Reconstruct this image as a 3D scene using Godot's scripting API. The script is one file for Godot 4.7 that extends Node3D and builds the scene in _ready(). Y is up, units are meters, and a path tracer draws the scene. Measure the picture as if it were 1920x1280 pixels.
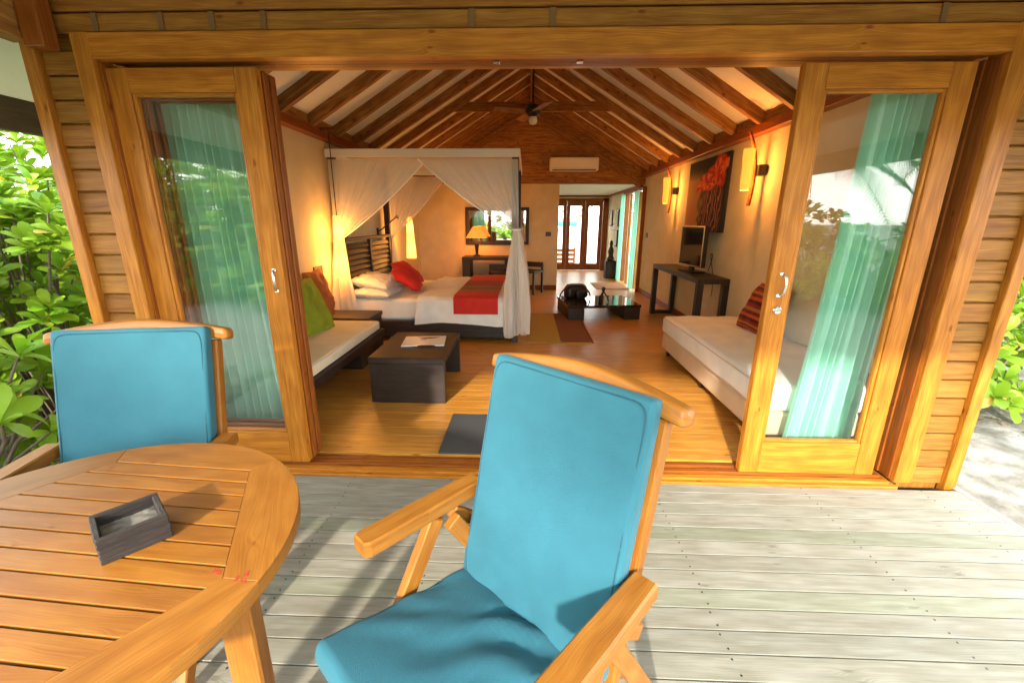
extends Node3D

# ---------------------------------------------------------------- mesh builder
class MB:
	var v := PackedVector3Array()
	var n := PackedVector3Array()
	var t := PackedVector2Array()
	var c := PackedColorArray()
	var tint := Color(1, 1, 1)
	var uvo := Vector2.ZERO

	func tri(a: Vector3, b: Vector3, d: Vector3, na: Vector3, nb: Vector3, nd: Vector3, ua := Vector2.ZERO, ub := Vector2.ZERO, ud := Vector2.ZERO) -> void:
		if (d - a).cross(b - a).dot(na + nb + nd) >= 0.0:
			v.append(a); v.append(b); v.append(d)
			n.append(na); n.append(nb); n.append(nd)
			t.append(ua); t.append(ub); t.append(ud)
		else:
			v.append(a); v.append(d); v.append(b)
			n.append(na); n.append(nd); n.append(nb)
			t.append(ua); t.append(ud); t.append(ub)
		c.append(tint); c.append(tint); c.append(tint)

	func quad(a: Vector3, b: Vector3, d: Vector3, e: Vector3, nn: Vector3, ua: Vector2, ub: Vector2, ud: Vector2, ue: Vector2) -> void:
		tri(a, b, d, nn, nn, nn, ua, ub, ud)
		tri(a, d, e, nn, nn, nn, ua, ud, ue)

	# chamfered box; u runs along the longest side
	func box(at: Vector3, size: Vector3, bev := 0.003, bas := Basis()) -> void:
		var h := size * 0.5
		var b: float = min(bev, min(h.x, min(h.y, h.z)) * 0.45)
		var la := 0
		if size.y > size.x and size.y >= size.z: la = 1
		elif size.z > size.x and size.z > size.y: la = 2
		for k in 3:
			var i := (k + 1) % 3
			var j := (k + 2) % 3
			if j == la or (i != la and size[j] > size[i]):
				var sw := i; i = j; j = sw
			for s in [-1.0, 1.0]:
				var nn := Vector3.ZERO
				nn[k] = s
				var ps := []
				var us := []
				for q in [[-1, -1], [1, -1], [1, 1], [-1, 1]]:
					var p := Vector3.ZERO
					p[k] = s * h[k]
					p[i] = q[0] * (h[i] - b)
					p[j] = q[1] * (h[j] - b)
					ps.append(at + bas * p)
					us.append(uvo + Vector2(p[i], p[j] + s * h[k] + 0.37 * k))
				quad(ps[0], ps[1], ps[2], ps[3], bas * nn, us[0], us[1], us[2], us[3])
		if b <= 0.0: return
		for k in 3:   # twelve chamfers, along axis k
			var i := (k + 1) % 3
			var j := (k + 2) % 3
			for si in [-1.0, 1.0]:
				for sj in [-1.0, 1.0]:
					var nn := Vector3.ZERO
					nn[i] = si; nn[j] = sj
					nn = nn.normalized()
					var ps := []
					var us := []
					for q in [[-1, 0], [1, 0], [1, 1], [-1, 1]]:
						var p := Vector3.ZERO
						p[k] = q[0] * (h[k] - b)
						p[i] = si * (h[i] if q[1] == 0 else h[i] - b)
						p[j] = sj * (h[j] - b if q[1] == 0 else h[j])
						ps.append(at + bas * p)
						us.append(uvo + (Vector2(p[k], p[i]) if k == la else Vector2(p[i], p[k])))
					quad(ps[0], ps[1], ps[2], ps[3], bas * nn, us[0], us[1], us[2], us[3])
		for sx in [-1.0, 1.0]:
			for sy in [-1.0, 1.0]:
				for sz in [-1.0, 1.0]:
					var nn := (bas * Vector3(sx, sy, sz)).normalized()
					tri(at + bas * Vector3(sx * h.x, sy * (h.y - b), sz * (h.z - b)), at + bas * Vector3(sx * (h.x - b), sy * h.y, sz * (h.z - b)), at + bas * Vector3(sx * (h.x - b), sy * (h.y - b), sz * h.z), nn, nn, nn, uvo, uvo, uvo)

	# board between two points
	func bar(a: Vector3, b: Vector3, wide: float, thick: float, up := Vector3.UP, bev := 0.003) -> void:
		var z := (b - a).normalized()
		var x := up.cross(z)
		if x.length() < 0.01: x = Vector3.RIGHT.cross(z)
		x = x.normalized()
		box((a + b) * 0.5, Vector3(wide, thick, a.distance_to(b)), bev, Basis(x, z.cross(x), z))

	# smooth grid; rows of points
	func patch(g: Array, us := 1.0, vs := 1.0) -> void:
		var m := g.size()
		var w: int = g[0].size()
		var nr := []
		for i in m:
			var row := PackedVector3Array()
			for j in w:
				var dx: Vector3 = g[i][min(j + 1, w - 1)] - g[i][max(j - 1, 0)]
				var dy: Vector3 = g[min(i + 1, m - 1)][j] - g[max(i - 1, 0)][j]
				var q := dx.cross(dy)
				row.append(q.normalized() if q.length() > 1e-12 else Vector3.UP)
			nr.append(row)
		for i in m - 1:
			for j in w - 1:
				var uv := [Vector2(us * j / (w - 1), vs * i / (m - 1)), Vector2(us * (j + 1) / (w - 1), vs * i / (m - 1)), Vector2(us * (j + 1) / (w - 1), vs * (i + 1) / (m - 1)), Vector2(us * j / (w - 1), vs * (i + 1) / (m - 1))]
				for k in 4: uv[k] = uv[k] + uvo
				tri(g[i][j], g[i][j + 1], g[i + 1][j + 1], nr[i][j], nr[i][j + 1], nr[i + 1][j + 1], uv[0], uv[1], uv[2])
				tri(g[i][j], g[i + 1][j + 1], g[i + 1][j], nr[i][j], nr[i + 1][j + 1], nr[i + 1][j], uv[0], uv[2], uv[3])

	func tube(p: Array, r: Array, sides := 8, cap := true) -> void:
		var rows := []
		var rn := []
		var x := Vector3.ZERO
		for i in p.size():
			var d: Vector3 = ((p[min(i + 1, p.size() - 1)] as Vector3) - (p[max(i - 1, 0)] as Vector3)).normalized()
			if i == 0:
				x = d.cross(Vector3.UP if absf(d.y) < 0.9 else Vector3.RIGHT).normalized()
			x = (x - d * x.dot(d)).normalized()
			var y := d.cross(x)
			var row := []
			var nn := []
			for k in sides + 1:
				var a := TAU * k / sides
				var o := x * cos(a) + y * sin(a)
				row.append((p[i] as Vector3) + o * float(r[i]))
				nn.append(o)
			rows.append(row); rn.append(nn)
		for i in p.size() - 1:
			for k in sides:
				var ua := Vector2(float(i) * 0.1, float(k) / sides * 0.1)
				tri(rows[i][k], rows[i][k + 1], rows[i + 1][k + 1], rn[i][k], rn[i][k + 1], rn[i + 1][k + 1], ua, ua, ua)
				tri(rows[i][k], rows[i + 1][k + 1], rows[i + 1][k], rn[i][k], rn[i + 1][k + 1], rn[i + 1][k], ua, ua, ua)
		if cap:
			for e in [0, p.size() - 1]:
				var d: Vector3 = ((p[1] as Vector3) - (p[0] as Vector3)).normalized() * -1.0 if e == 0 else ((p[e] as Vector3) - (p[e - 1] as Vector3)).normalized()
				for k in sides:
					tri(p[e], rows[e][k], rows[e][k + 1], d, d, d)

	# profile of (radius, height), turned about y
	func lathe(pr: Array, seg := 24, at := Vector3.ZERO) -> void:
		for i in pr.size() - 1:
			var d: Vector2 = pr[i + 1] - pr[i]
			for k in seg:
				var a := TAU * k / seg
				var b := TAU * (k + 1) / seg
				var na := Vector3(cos(a) * d.y, -d.x, sin(a) * d.y).normalized()
				var nb := Vector3(cos(b) * d.y, -d.x, sin(b) * d.y).normalized()
				var p0 := at + Vector3(cos(a) * pr[i].x, pr[i].y, sin(a) * pr[i].x)
				var p1 := at + Vector3(cos(b) * pr[i].x, pr[i].y, sin(b) * pr[i].x)
				var p2 := at + Vector3(cos(b) * pr[i + 1].x, pr[i + 1].y, sin(b) * pr[i + 1].x)
				var p3 := at + Vector3(cos(a) * pr[i + 1].x, pr[i + 1].y, sin(a) * pr[i + 1].x)
				var u0 := Vector2(float(k) / seg, pr[i].y)
				var u1 := Vector2(float(k + 1) / seg, pr[i + 1].y)
				tri(p0, p1, p2, na, nb, nb, u0, Vector2(u1.x, u0.y), u1)
				tri(p0, p2, p3, na, nb, na, u0, u1, Vector2(u0.x, u1.y))

	func guv(p: Vector2, grain: Vector2) -> Vector2:
		return uvo + Vector2(p.dot(grain), p.dot(Vector2(-grain.y, grain.x)))

	# convex polygon in xz, top at y1, bottom at y0, top edge bevelled; grain = u direction
	func slab(poly: Array, y0: float, y1: float, bev := 0.003, grain := Vector2(1, 0)) -> void:
		var m := poly.size()
		var area := 0.0
		for i in m:
			area += (poly[i] as Vector2).cross(poly[(i + 1) % m])
		var ins := []
		for i in m:
			var p: Vector2 = poly[i]
			var d0 := (p - (poly[(i + m - 1) % m] as Vector2)).normalized()
			var d1 := ((poly[(i + 1) % m] as Vector2) - p).normalized()
			var n0 := Vector2(-d0.y, d0.x) * signf(area)
			var n1 := Vector2(-d1.y, d1.x) * signf(area)
			ins.append(p + (n0 + n1) * bev / max(0.3, 1.0 + n0.dot(n1)))
		for pair in [[ins, y1, Vector3.UP], [poly, y0, Vector3.DOWN]]:
			var pl: Array = pair[0]
			var tr := Geometry2D.triangulate_polygon(PackedVector2Array(pl))
			for k in range(0, tr.size(), 3):
				var a: Vector2 = pl[tr[k]]
				var b: Vector2 = pl[tr[k + 1]]
				var d: Vector2 = pl[tr[k + 2]]
				tri(Vector3(a.x, pair[1], a.y), Vector3(b.x, pair[1], b.y), Vector3(d.x, pair[1], d.y), pair[2], pair[2], pair[2], guv(a, grain), guv(b, grain), guv(d, grain))
		for i in m:
			var a: Vector2 = poly[i]
			var b: Vector2 = poly[(i + 1) % m]
			var ia: Vector2 = ins[i]
			var ib: Vector2 = ins[(i + 1) % m]
			var d := (b - a).normalized()
			var o := Vector3(d.y, 0, -d.x) * signf(area)
			var L := a.distance_to(b)
			quad(Vector3(a.x, y0, a.y), Vector3(b.x, y0, b.y), Vector3(b.x, y1 - bev, b.y), Vector3(a.x, y1 - bev, a.y), o, uvo, uvo + Vector2(L, 0), uvo + Vector2(L, y1 - y0), uvo + Vector2(0, y1 - y0))
			quad(Vector3(a.x, y1 - bev, a.y), Vector3(b.x, y1 - bev, b.y), Vector3(ib.x, y1, ib.y), Vector3(ia.x, y1, ia.y), (o + Vector3.UP).normalized(), guv(a, grain), guv(b, grain), guv(ib, grain), guv(ia, grain))

	func ruck(q: Vector3, kind: int, ns: FastNoiseLite) -> float:
		if kind == 1: return 0.004 * ns.get_noise_2d(q.x * 300.0, q.y * 300.0) + 0.004 * pow(clampf(-q.y * 2.6, 0.0, 1.0), 2.0) * sin(q.x * 48.0 + q.y * 30.0 * signf(q.x))
		if kind == 2:
			var near := clampf(0.5 - q.z * 2.6, 0.0, 1.0)
			return 0.011 * near * sin(q.x * 40.0 + q.z * 34.0 + 3.0 * ns.get_noise_2d(q.x * 400.0, q.z * 200.0)) * clampf(0.6 + 2.0 * ns.get_noise_2d(q.x * 200.0 + 90.0, q.z * 150.0), 0.0, 1.0) + 0.004 * ns.get_noise_2d(q.x * 350.0, q.z * 350.0)
		return 0.004 * sin(q.x * 17.0 + q.z * 9.0)

	# upholstered block: rounded box whose big faces puff out and wrinkle
	func cushion(at: Vector3, size: Vector3, r: float, puff: float, bas := Basis(), wr := 0, cells := 14, ns: FastNoiseLite = null) -> void:
		var h := size * 0.5
		r = min(r, min(h.x, min(h.y, h.z)) * 0.98)
		var thin := 0
		if size.y <= size.x and size.y <= size.z: thin = 1
		elif size.z < size.x and size.z < size.y: thin = 2
		var ax := []
		for k in 3:
			var l := []
			for q in 4: l.append(-h[k] + r * q / 4.0)
			var num: int = cells if k != thin else 2
			for q in num + 1: l.append(lerpf(-h[k] + r, h[k] - r, float(q) / num))
			for q in range(1, 5): l.append(h[k] - r + r * q / 4.0)
			ax.append(l)
		for k in 3:
			var i := (k + 1) % 3
			var j := (k + 2) % 3
			for s in [-1.0, 1.0]:
				var g := []
				for y in ax[j]:
					var row := []
					for x in ax[i]:
						var p := Vector3.ZERO
						p[k] = s * h[k]; p[i] = x; p[j] = y
						var core := Vector3(clampf(p.x, -h.x + r, h.x - r), clampf(p.y, -h.y + r, h.y - r), clampf(p.z, -h.z + r, h.z - r))
						var q := core + (p - core).normalized() * r
						var e := 1.0
						for m in 3:
							if m != thin: e *= 1.0 - pow(absf(q[m]) / h[m], 3.0)
						q[thin] += signf(q[thin]) * puff * e
						if wr > 0: q[thin] += signf(q[thin]) * ruck(q, wr, ns) * minf(1.0, absf(q[thin]) / (h[thin] * 0.6))
						row.append(at + bas * q)
					g.append(row)
				# keep normals pointing out
				var mb2 := MB.new()
				mb2.tint = tint
				mb2.patch(g, size[i], size[j])
				var o: Vector3 = bas * (Vector3.RIGHT if k == 0 else Vector3.UP if k == 1 else Vector3.BACK) * s
				var mid: int = (ax[i].size() / 2) * 6
				var flip: bool = mb2.n[(g.size() / 2) * (g[0].size() - 1) * 6 + mid].dot(o) < 0.0
				for q in range(0, mb2.v.size(), 3):
					var m := -1.0 if flip else 1.0
					tri(mb2.v[q], mb2.v[q + 1], mb2.v[q + 2], mb2.n[q] * m, mb2.n[q + 1] * m, mb2.n[q + 2] * m, mb2.t[q], mb2.t[q + 1], mb2.t[q + 2])

	# loose pillow: two puffed sheets meeting in a seam
	func pillow(w: float, d: float, th: float, xf := Transform3D(), wr := 0.0, ns: FastNoiseLite = null) -> void:
		for s in [-1.0, 1.0]:
			var g := []
			for i in 21:
				var row := []
				for j in 21:
					var x := sin((j / 20.0 - 0.5) * PI)
					var z := sin((i / 20.0 - 0.5) * PI)
					var e := sqrt(maxf(0.0, (1.0 - pow(absf(x), 3.0)) * (1.0 - pow(absf(z), 3.0))))
					var k := 1.0 - 0.07 * (1.0 - absf(z)) * absf(x) - 0.07 * (1.0 - absf(x)) * absf(z)
					var p := Vector3(x * w * 0.5 * k, s * th * 0.5 * e, z * d * 0.5 * k)
					if ns: p.y += wr * e * ns.get_noise_2d(p.x * 900.0 + 50.0 * s, p.z * 900.0)
					row.append(xf * p)
				g.append(row)
			var mb2 := MB.new()
			mb2.tint = tint
			mb2.patch(g, w, d)
			var up: Vector3 = xf.basis.y * s
			for q in range(0, mb2.v.size(), 3):
				var m := -1.0 if mb2.n[q].dot(up) < 0.0 else 1.0
				tri(mb2.v[q], mb2.v[q + 1], mb2.v[q + 2], mb2.n[q] * m, mb2.n[q + 1] * m, mb2.n[q + 2] * m, mb2.t[q], mb2.t[q + 1], mb2.t[q + 2])

	func mesh() -> ArrayMesh:
		var a := []
		a.resize(Mesh.ARRAY_MAX)
		a[Mesh.ARRAY_VERTEX] = v
		a[Mesh.ARRAY_NORMAL] = n
		a[Mesh.ARRAY_TEX_UV] = t
		a[Mesh.ARRAY_COLOR] = c
		var m := ArrayMesh.new()
		m.add_surface_from_arrays(Mesh.PRIMITIVE_TRIANGLES, a)
		return m

# ---------------------------------------------------------------- scene helpers
var rng := RandomNumberGenerator.new()
var fine := FastNoiseLite.new()
var used := {}

func numbered(s: String) -> String:
	if not used.has(s):
		used[s] = 0
		return s
	used[s] += 1
	return "%s_%03d" % [s, used[s]]

func thing(called: String, label: String, cat: String, at := Vector3.ZERO, turn := 0.0, group := "") -> Node3D:
	var o := Node3D.new()
	o.name = numbered(called)
	add_child(o)
	o.position = at
	o.rotation.y = turn
	tag(o, label, cat, group)
	return o

func tag(o: Node3D, label: String, cat: String, group := "") -> Node3D:
	o.set_meta("label", label)
	o.set_meta("category", cat)
	if group: o.set_meta("group", group)
	return o

func part(called: String, mb: MB, m: Material, parent: Node, label := "") -> MeshInstance3D:
	var o := MeshInstance3D.new()
	o.name = called
	o.mesh = mb.mesh()
	o.material_override = m
	parent.add_child(o, true)
	if label: o.set_meta("label", label)
	return o

func single(called: String, mb: MB, m: Material, label: String, cat: String, at := Vector3.ZERO, turn := 0.0, group := "") -> MeshInstance3D:
	var o := MeshInstance3D.new()
	o.name = numbered(called)
	o.mesh = mb.mesh()
	o.material_override = m
	add_child(o)
	o.position = at
	o.rotation.y = turn
	tag(o, label, cat, group)
	return o

func struct(called: String, mb: MB, m: Material, kind := "structure") -> MeshInstance3D:
	var o := MeshInstance3D.new()
	o.name = called
	if mb: o.mesh = mb.mesh()
	if m: o.material_override = m
	add_child(o, true)
	o.set_meta("kind", kind)
	return o

func wb(bright := 0.12, hue := 0.03) -> MB:      # a builder for one piece of wood: own stretch of grain, own tone
	var m := MB.new()
	var k := 1.0 + rng.randf_range(-bright, bright)
	m.tint = Color(k * (1.0 + rng.randf_range(-hue, hue)), k, k * (1.0 + rng.randf_range(-hue, hue)))
	m.uvo = Vector2(rng.randf() * 9.0, rng.randf() * 9.0)
	return m

func one_box(at: Vector3, size: Vector3, bev := 0.003, bas := Basis()) -> MB:
	var m := wb(0.13, 0.04)
	m.box(at, size, bev, bas)
	return m

# ---------------------------------------------------------------- textures
func grain_tex(sd: int, dark: Color, light: Color, rows: float, knots: int, contrast: float, size := 640) -> ImageTexture:
	var a := FastNoiseLite.new(); a.seed = sd; a.frequency = 1.0; a.fractal_octaves = 3
	var b := FastNoiseLite.new(); b.seed = sd + 7; b.frequency = 1.0; b.fractal_octaves = 2
	var r := RandomNumberGenerator.new(); r.seed = sd
	var ks := []
	for i in knots: ks.append([r.randf(), r.randf(), r.randf_range(0.006, 0.014)])
	var by := PackedByteArray()
	by.resize(size * size * 3)
	var k := 0
	var cs := []
	for x in size: cs.append(Vector2(cos(TAU * x / size), sin(TAU * x / size)))
	for y in size:
		var vv := absf(2.0 * y / size - 1.0)
		for x in size:
			var q: Vector2 = cs[x]
			var bend := b.get_noise_3d(q.x * 0.9, q.y * 0.9, vv * 3.0) * 0.05
			var kn := 0.0
			for e in ks:
				var dx := absf(float(x) / size - e[0]); dx = minf(dx, 1.0 - dx)
				var dy: float = vv - e[1]
				var dd: float = dx * dx * 9.0 + dy * dy
				var g: float = exp(-dd / (e[2] * 0.5))
				bend += g * 0.05 * signf(dy)
				kn += exp(-dd / (e[2] * e[2] * 4.0))
			var w := vv + bend
			var f := 0.5 + 0.5 * sin(w * rows + 5.0 * b.get_noise_3d(q.x * 0.5 + 9.0, q.y * 0.5, w * 2.0))
			var s := a.get_noise_3d(q.x * 0.9, q.y * 0.9, w * 95.0) * 0.5 + 0.5
			var broad := b.get_noise_3d(q.x * 1.3 + 20.0, q.y * 1.3, w * 5.0) * 0.5 + 0.5
			var val := clampf(0.5 + ((0.10 * f + 0.75 * s + 0.30 * broad) - 0.575) * contrast - kn * 0.9, 0.0, 1.0)
			by[k] = int(255 * lerpf(dark.r, light.r, val)); by[k + 1] = int(255 * lerpf(dark.g, light.g, val)); by[k + 2] = int(255 * lerpf(dark.b, light.b, val))
			k += 3
	return ImageTexture.create_from_image(Image.create_from_data(size, size, false, Image.FORMAT_RGB8, by))

func noise_tex(sd: int, freq: float, lo: Color, hi: Color, oct := 4, size := 512, bump := 0.0) -> NoiseTexture2D:
	var nz := FastNoiseLite.new()
	nz.seed = sd; nz.frequency = freq; nz.fractal_octaves = oct; nz.noise_type = FastNoiseLite.TYPE_SIMPLEX_SMOOTH
	var tx := NoiseTexture2D.new()
	tx.width = size; tx.height = size; tx.seamless = true; tx.noise = nz
	if bump > 0.0:
		tx.as_normal_map = true; tx.bump_strength = bump
	else:
		var gr := Gradient.new()
		gr.set_color(0, lo); gr.set_color(1, hi)
		tx.color_ramp = gr
	return tx

func mat(col: Color, rough := 0.6, tex: Texture2D = null, tile := Vector2(1, 1)) -> StandardMaterial3D:
	var m := StandardMaterial3D.new()
	m.albedo_color = col.linear_to_srgb()
	m.roughness = rough
	m.vertex_color_use_as_albedo = true
	if tex:
		m.albedo_texture = tex
		m.uv1_scale = Vector3(1.0 / tile.x, 1.0 / tile.y, 1)
	return m

func plaster(col: Color, sd: int) -> StandardMaterial3D:
	var m := mat(col, 0.85, noise_tex(sd, 0.01, Color(0.93, 0.93, 0.93), Color(1, 1, 1), 5))
	m.uv1_triplanar = true
	m.uv1_world_triplanar = true
	m.uv1_scale = Vector3(0.6, 0.6, 0.6)
	m.normal_enabled = true
	m.normal_texture = noise_tex(sd + 1, 0.08, Color.BLACK, Color.WHITE, 3, 512, 2.0)
	m.normal_scale = 0.25
	return m

var M := {}

func make_materials() -> void:
	var g1 := grain_tex(11, Color(0.60, 0.48, 0.36), Color(1.0, 1.0, 1.0), 40.0, 3, 1.1)
	var g2 := grain_tex(23, Color(0.74, 0.74, 0.70), Color(1.0, 1.0, 1.0), 30.0, 4, 1.3)
	var g3 := grain_tex(35, Color(0.52, 0.40, 0.30), Color(1.0, 1.0, 1.0), 34.0, 6, 1.5)
	var g4 := grain_tex(47, Color(0.74, 0.60, 0.46), Color(1.0, 1.0, 1.0), 24.0, 2, 0.95)
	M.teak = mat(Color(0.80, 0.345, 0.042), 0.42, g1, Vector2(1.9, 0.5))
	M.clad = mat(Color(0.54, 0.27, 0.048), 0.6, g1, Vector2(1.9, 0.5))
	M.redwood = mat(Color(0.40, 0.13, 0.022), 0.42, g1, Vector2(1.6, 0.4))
	M.rafter = mat(Color(0.56, 0.29, 0.085), 0.5, g3, Vector2(1.8, 0.6))
	M.gable = mat(Color(0.66, 0.34, 0.085), 0.45, g3, Vector2(2.1, 0.7))
	M.floor = mat(Color(0.86, 0.45, 0.085), 0.34, g1, Vector2(2.4, 0.6))
	M.deck = mat(Color(0.375, 0.362, 0.312), 0.75, g2, Vector2(1.7, 0.35))
	M.furniture = mat(Color(0.45, 0.212, 0.040), 0.42, g4, Vector2(1.3, 0.4))
	M.espresso = mat(Color(0.045, 0.031, 0.023), 0.5, g3, Vector2(1.2, 0.5))
	M.tray = mat(Color(0.040, 0.028, 0.023), 0.7, g3, Vector2(0.4, 0.12))
	M.beam = mat(Color(0.10, 0.062, 0.035), 0.6, g3, Vector2(1.8, 0.6))
	for k in ["deck", "clad", "tray"]:
		M[k].heightmap_enabled = true
		M[k].heightmap_texture = {"deck": g2, "clad": g1, "tray": g3}[k]
		M[k].heightmap_scale = {"deck": 0.12, "clad": 0.15, "tray": 0.4}[k]
	var dirt := noise_tex(55, 0.012, Color(0.86, 0.84, 0.80), Color(1, 1, 1), 5)
	for k in ["deck", "clad", "furniture", "teak"]:
		M[k].detail_enabled = true
		M[k].detail_blend_mode = BaseMaterial3D.BLEND_MODE_MUL
		M[k].detail_albedo = dirt
	M.wall = plaster(Color(0.72, 0.63, 0.40), 5)
	M.ceiling = plaster(Color(0.90, 0.90, 0.84), 8)
	M.soffit = plaster(Color(0.80, 0.78, 0.72), 9)
	M.white = plaster(Color(0.82, 0.82, 0.80), 10)
	var fade := noise_tex(41, 0.006, Color(0.92, 0.94, 0.95), Color(1, 1, 1), 4)
	M.teal = mat(Color(0.016, 0.118, 0.162), 0.85, fade, Vector2(0.8, 0.8))
	M.teal.rim_enabled = true; M.teal.rim = 0.35; M.teal.rim_tint = 0.5
	M.teal.normal_enabled = true; M.teal.normal_texture = noise_tex(44, 0.4, Color.BLACK, Color.WHITE, 2, 512, 6.0); M.teal.normal_scale = 0.22
	M.teal.uv1_scale = Vector3(3.0, 3.0, 1)
	M.teal_seam = mat(Color(0.012, 0.07, 0.10), 0.9)
	M.linen = mat(Color(0.86, 0.84, 0.78), 0.9, fade, Vector2(0.7, 0.7))
	M.cream = mat(Color(0.74, 0.66, 0.48), 0.9, fade, Vector2(0.7, 0.7))
	M.boxbase = mat(Color(0.68, 0.50, 0.32), 0.85, fade, Vector2(0.7, 0.7))
	M.red = mat(Color(0.62, 0.022, 0.012), 0.85, fade, Vector2(0.5, 0.5))
	M.lime = mat(Color(0.26, 0.33, 0.012), 0.85, fade, Vector2(0.5, 0.5))
	M.orange = mat(Color(0.40, 0.11, 0.02), 0.85, fade, Vector2(0.5, 0.5))
	M.net = mat(Color(0.86, 0.84, 0.78, 0.55), 0.95)
	M.net.transparency = BaseMaterial3D.TRANSPARENCY_ALPHA
	M.net.backlight_enabled = true; M.net.backlight = Color(0.5, 0.5, 0.5)
	M.band = mat(Color(0.86, 0.84, 0.78), 0.95)
	M.sheer = mat(Color(0.42, 0.88, 0.72, 0.95), 0.9)
	M.sheer.transparency = BaseMaterial3D.TRANSPARENCY_ALPHA
	M.sheer.backlight_enabled = true; M.sheer.backlight = Color(0.8, 0.8, 0.8)
	M.glass = StandardMaterial3D.new()
	M.glass.albedo_color = Color(0.08, 0.13, 0.10, 0.04)
	M.glass.transparency = BaseMaterial3D.TRANSPARENCY_ALPHA
	M.glass.roughness = 0.0
	M.glass.metallic_specular = 0.68
	M.steel = mat(Color(0.75, 0.74, 0.72), 0.22); M.steel.metallic = 1.0
	M.black = mat(Color(0.012, 0.012, 0.013), 0.4)
	M.screen = mat(Color(0.01, 0.01, 0.012), 0.06); M.screen.metallic_specular = 0.7
	M.grey = mat(Color(0.10, 0.10, 0.10), 0.95, noise_tex(50, 0.2, Color(0.5, 0.5, 0.5), Color(1, 1, 1), 3, 256), Vector2(0.2, 0.2))
	M.plastic = mat(Color(0.88, 0.87, 0.82), 0.35)
	M.sand = mat(Color(0.28, 0.265, 0.235), 0.95, noise_tex(60, 0.012, Color(0.60, 0.57, 0.52), Color(1, 1, 1), 6), Vector2(1.7, 1.7))
	M.sand.normal_enabled = true
	M.sand.normal_texture = noise_tex(61, 0.03, Color.BLACK, Color.WHITE, 5, 512, 5.0)
	M.sand.normal_scale = 0.7
	M.mulch = mat(Color(0.16, 0.11, 0.075), 0.9)
	M.bark = mat(Color(0.24, 0.18, 0.115), 0.9, noise_tex(70, 0.05, Color(0.5, 0.5, 0.5), Color(1, 1, 1), 4, 256), Vector2(0.3, 0.3))
	M.leaf = mat(Color(0.17, 0.31, 0.018), 0.45)
	M.leaf.metallic_specular = 0.35
	M.leaf.backlight_enabled = true; M.leaf.backlight = Color(0.8, 0.8, 0.8)
	M.palm = mat(Color(0.06, 0.12, 0.02), 0.45)
	M.palm.backlight_enabled = true; M.palm.backlight = Color(0.4, 0.4, 0.4)
	M.mirror = mat(Color(0.85, 0.85, 0.85), 0.02); M.mirror.metallic = 1.0
	M.shade = mat(Color(0.85, 0.70, 0.40), 0.9)
	M.shade.emission_enabled = true; M.shade.emission = Color(1.0, 0.72, 0.34); M.shade.emission_energy_multiplier = 0.33
	M.shade.backlight_enabled = true; M.shade.backlight = Color(0.5, 0.5, 0.5)
	M.shade_orange = mat(Color(0.78, 0.52, 0.22), 0.9)
	M.shade_orange.emission_enabled = true; M.shade_orange.emission = Color(1.0, 0.52, 0.14); M.shade_orange.emission_energy_multiplier = 0.22
	M.sconce = mat(Color(0.85, 0.65, 0.35), 0.9)
	M.sconce.emission_enabled = true; M.sconce.emission = Color(1.0, 0.56, 0.14); M.sconce.emission_energy_multiplier = 0.34
	M.rug_a = mat(Color(0.62, 0.37, 0.05), 0.95, noise_tex(80, 0.1, Color(0.8, 0.8, 0.8), Color(1, 1, 1), 3, 256), Vector2(0.4, 0.4))
	M.rug_b = mat(Color(0.34, 0.12, 0.03), 0.95, noise_tex(81, 0.1, Color(0.8, 0.8, 0.8), Color(1, 1, 1), 3, 256), Vector2(0.4, 0.4))
	for k in ["teak", "redwood", "clad", "rafter", "gable", "furniture"]: M[k].metallic_specular = 0.35
	M.olive = mat(Color(0.20, 0.14, 0.05), 0.9)
	M.dkred = mat(Color(0.30, 0.03, 0.015), 0.9)
	M.espresso_gloss = mat(Color(0.03, 0.022, 0.017), 0.08)
	M.stain = mat(Color(0.17, 0.085, 0.03), 0.8)
	M.turq = mat(Color(0.05, 0.32, 0.36), 0.7)

func omni(at: Vector3, col: Color, e: float, size: float, parent: Node3D) -> void:
	var l := OmniLight3D.new()
	l.name = "lamp_light"
	l.light_color = col
	l.light_energy = e
	l.light_size = size
	l.omni_range = 12.0
	l.omni_attenuation = 2.0
	l.shadow_enabled = true
	parent.add_child(l, true)
	l.position = at

const FL := 0.03          # indoor floor
const XL := -2.25         # inside faces of the side walls
const XR := 2.32
const RX := 0.04          # ridge
func ceil_y(x: float) -> float: return 3.78 - 0.60 * absf(x - RX)

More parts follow.
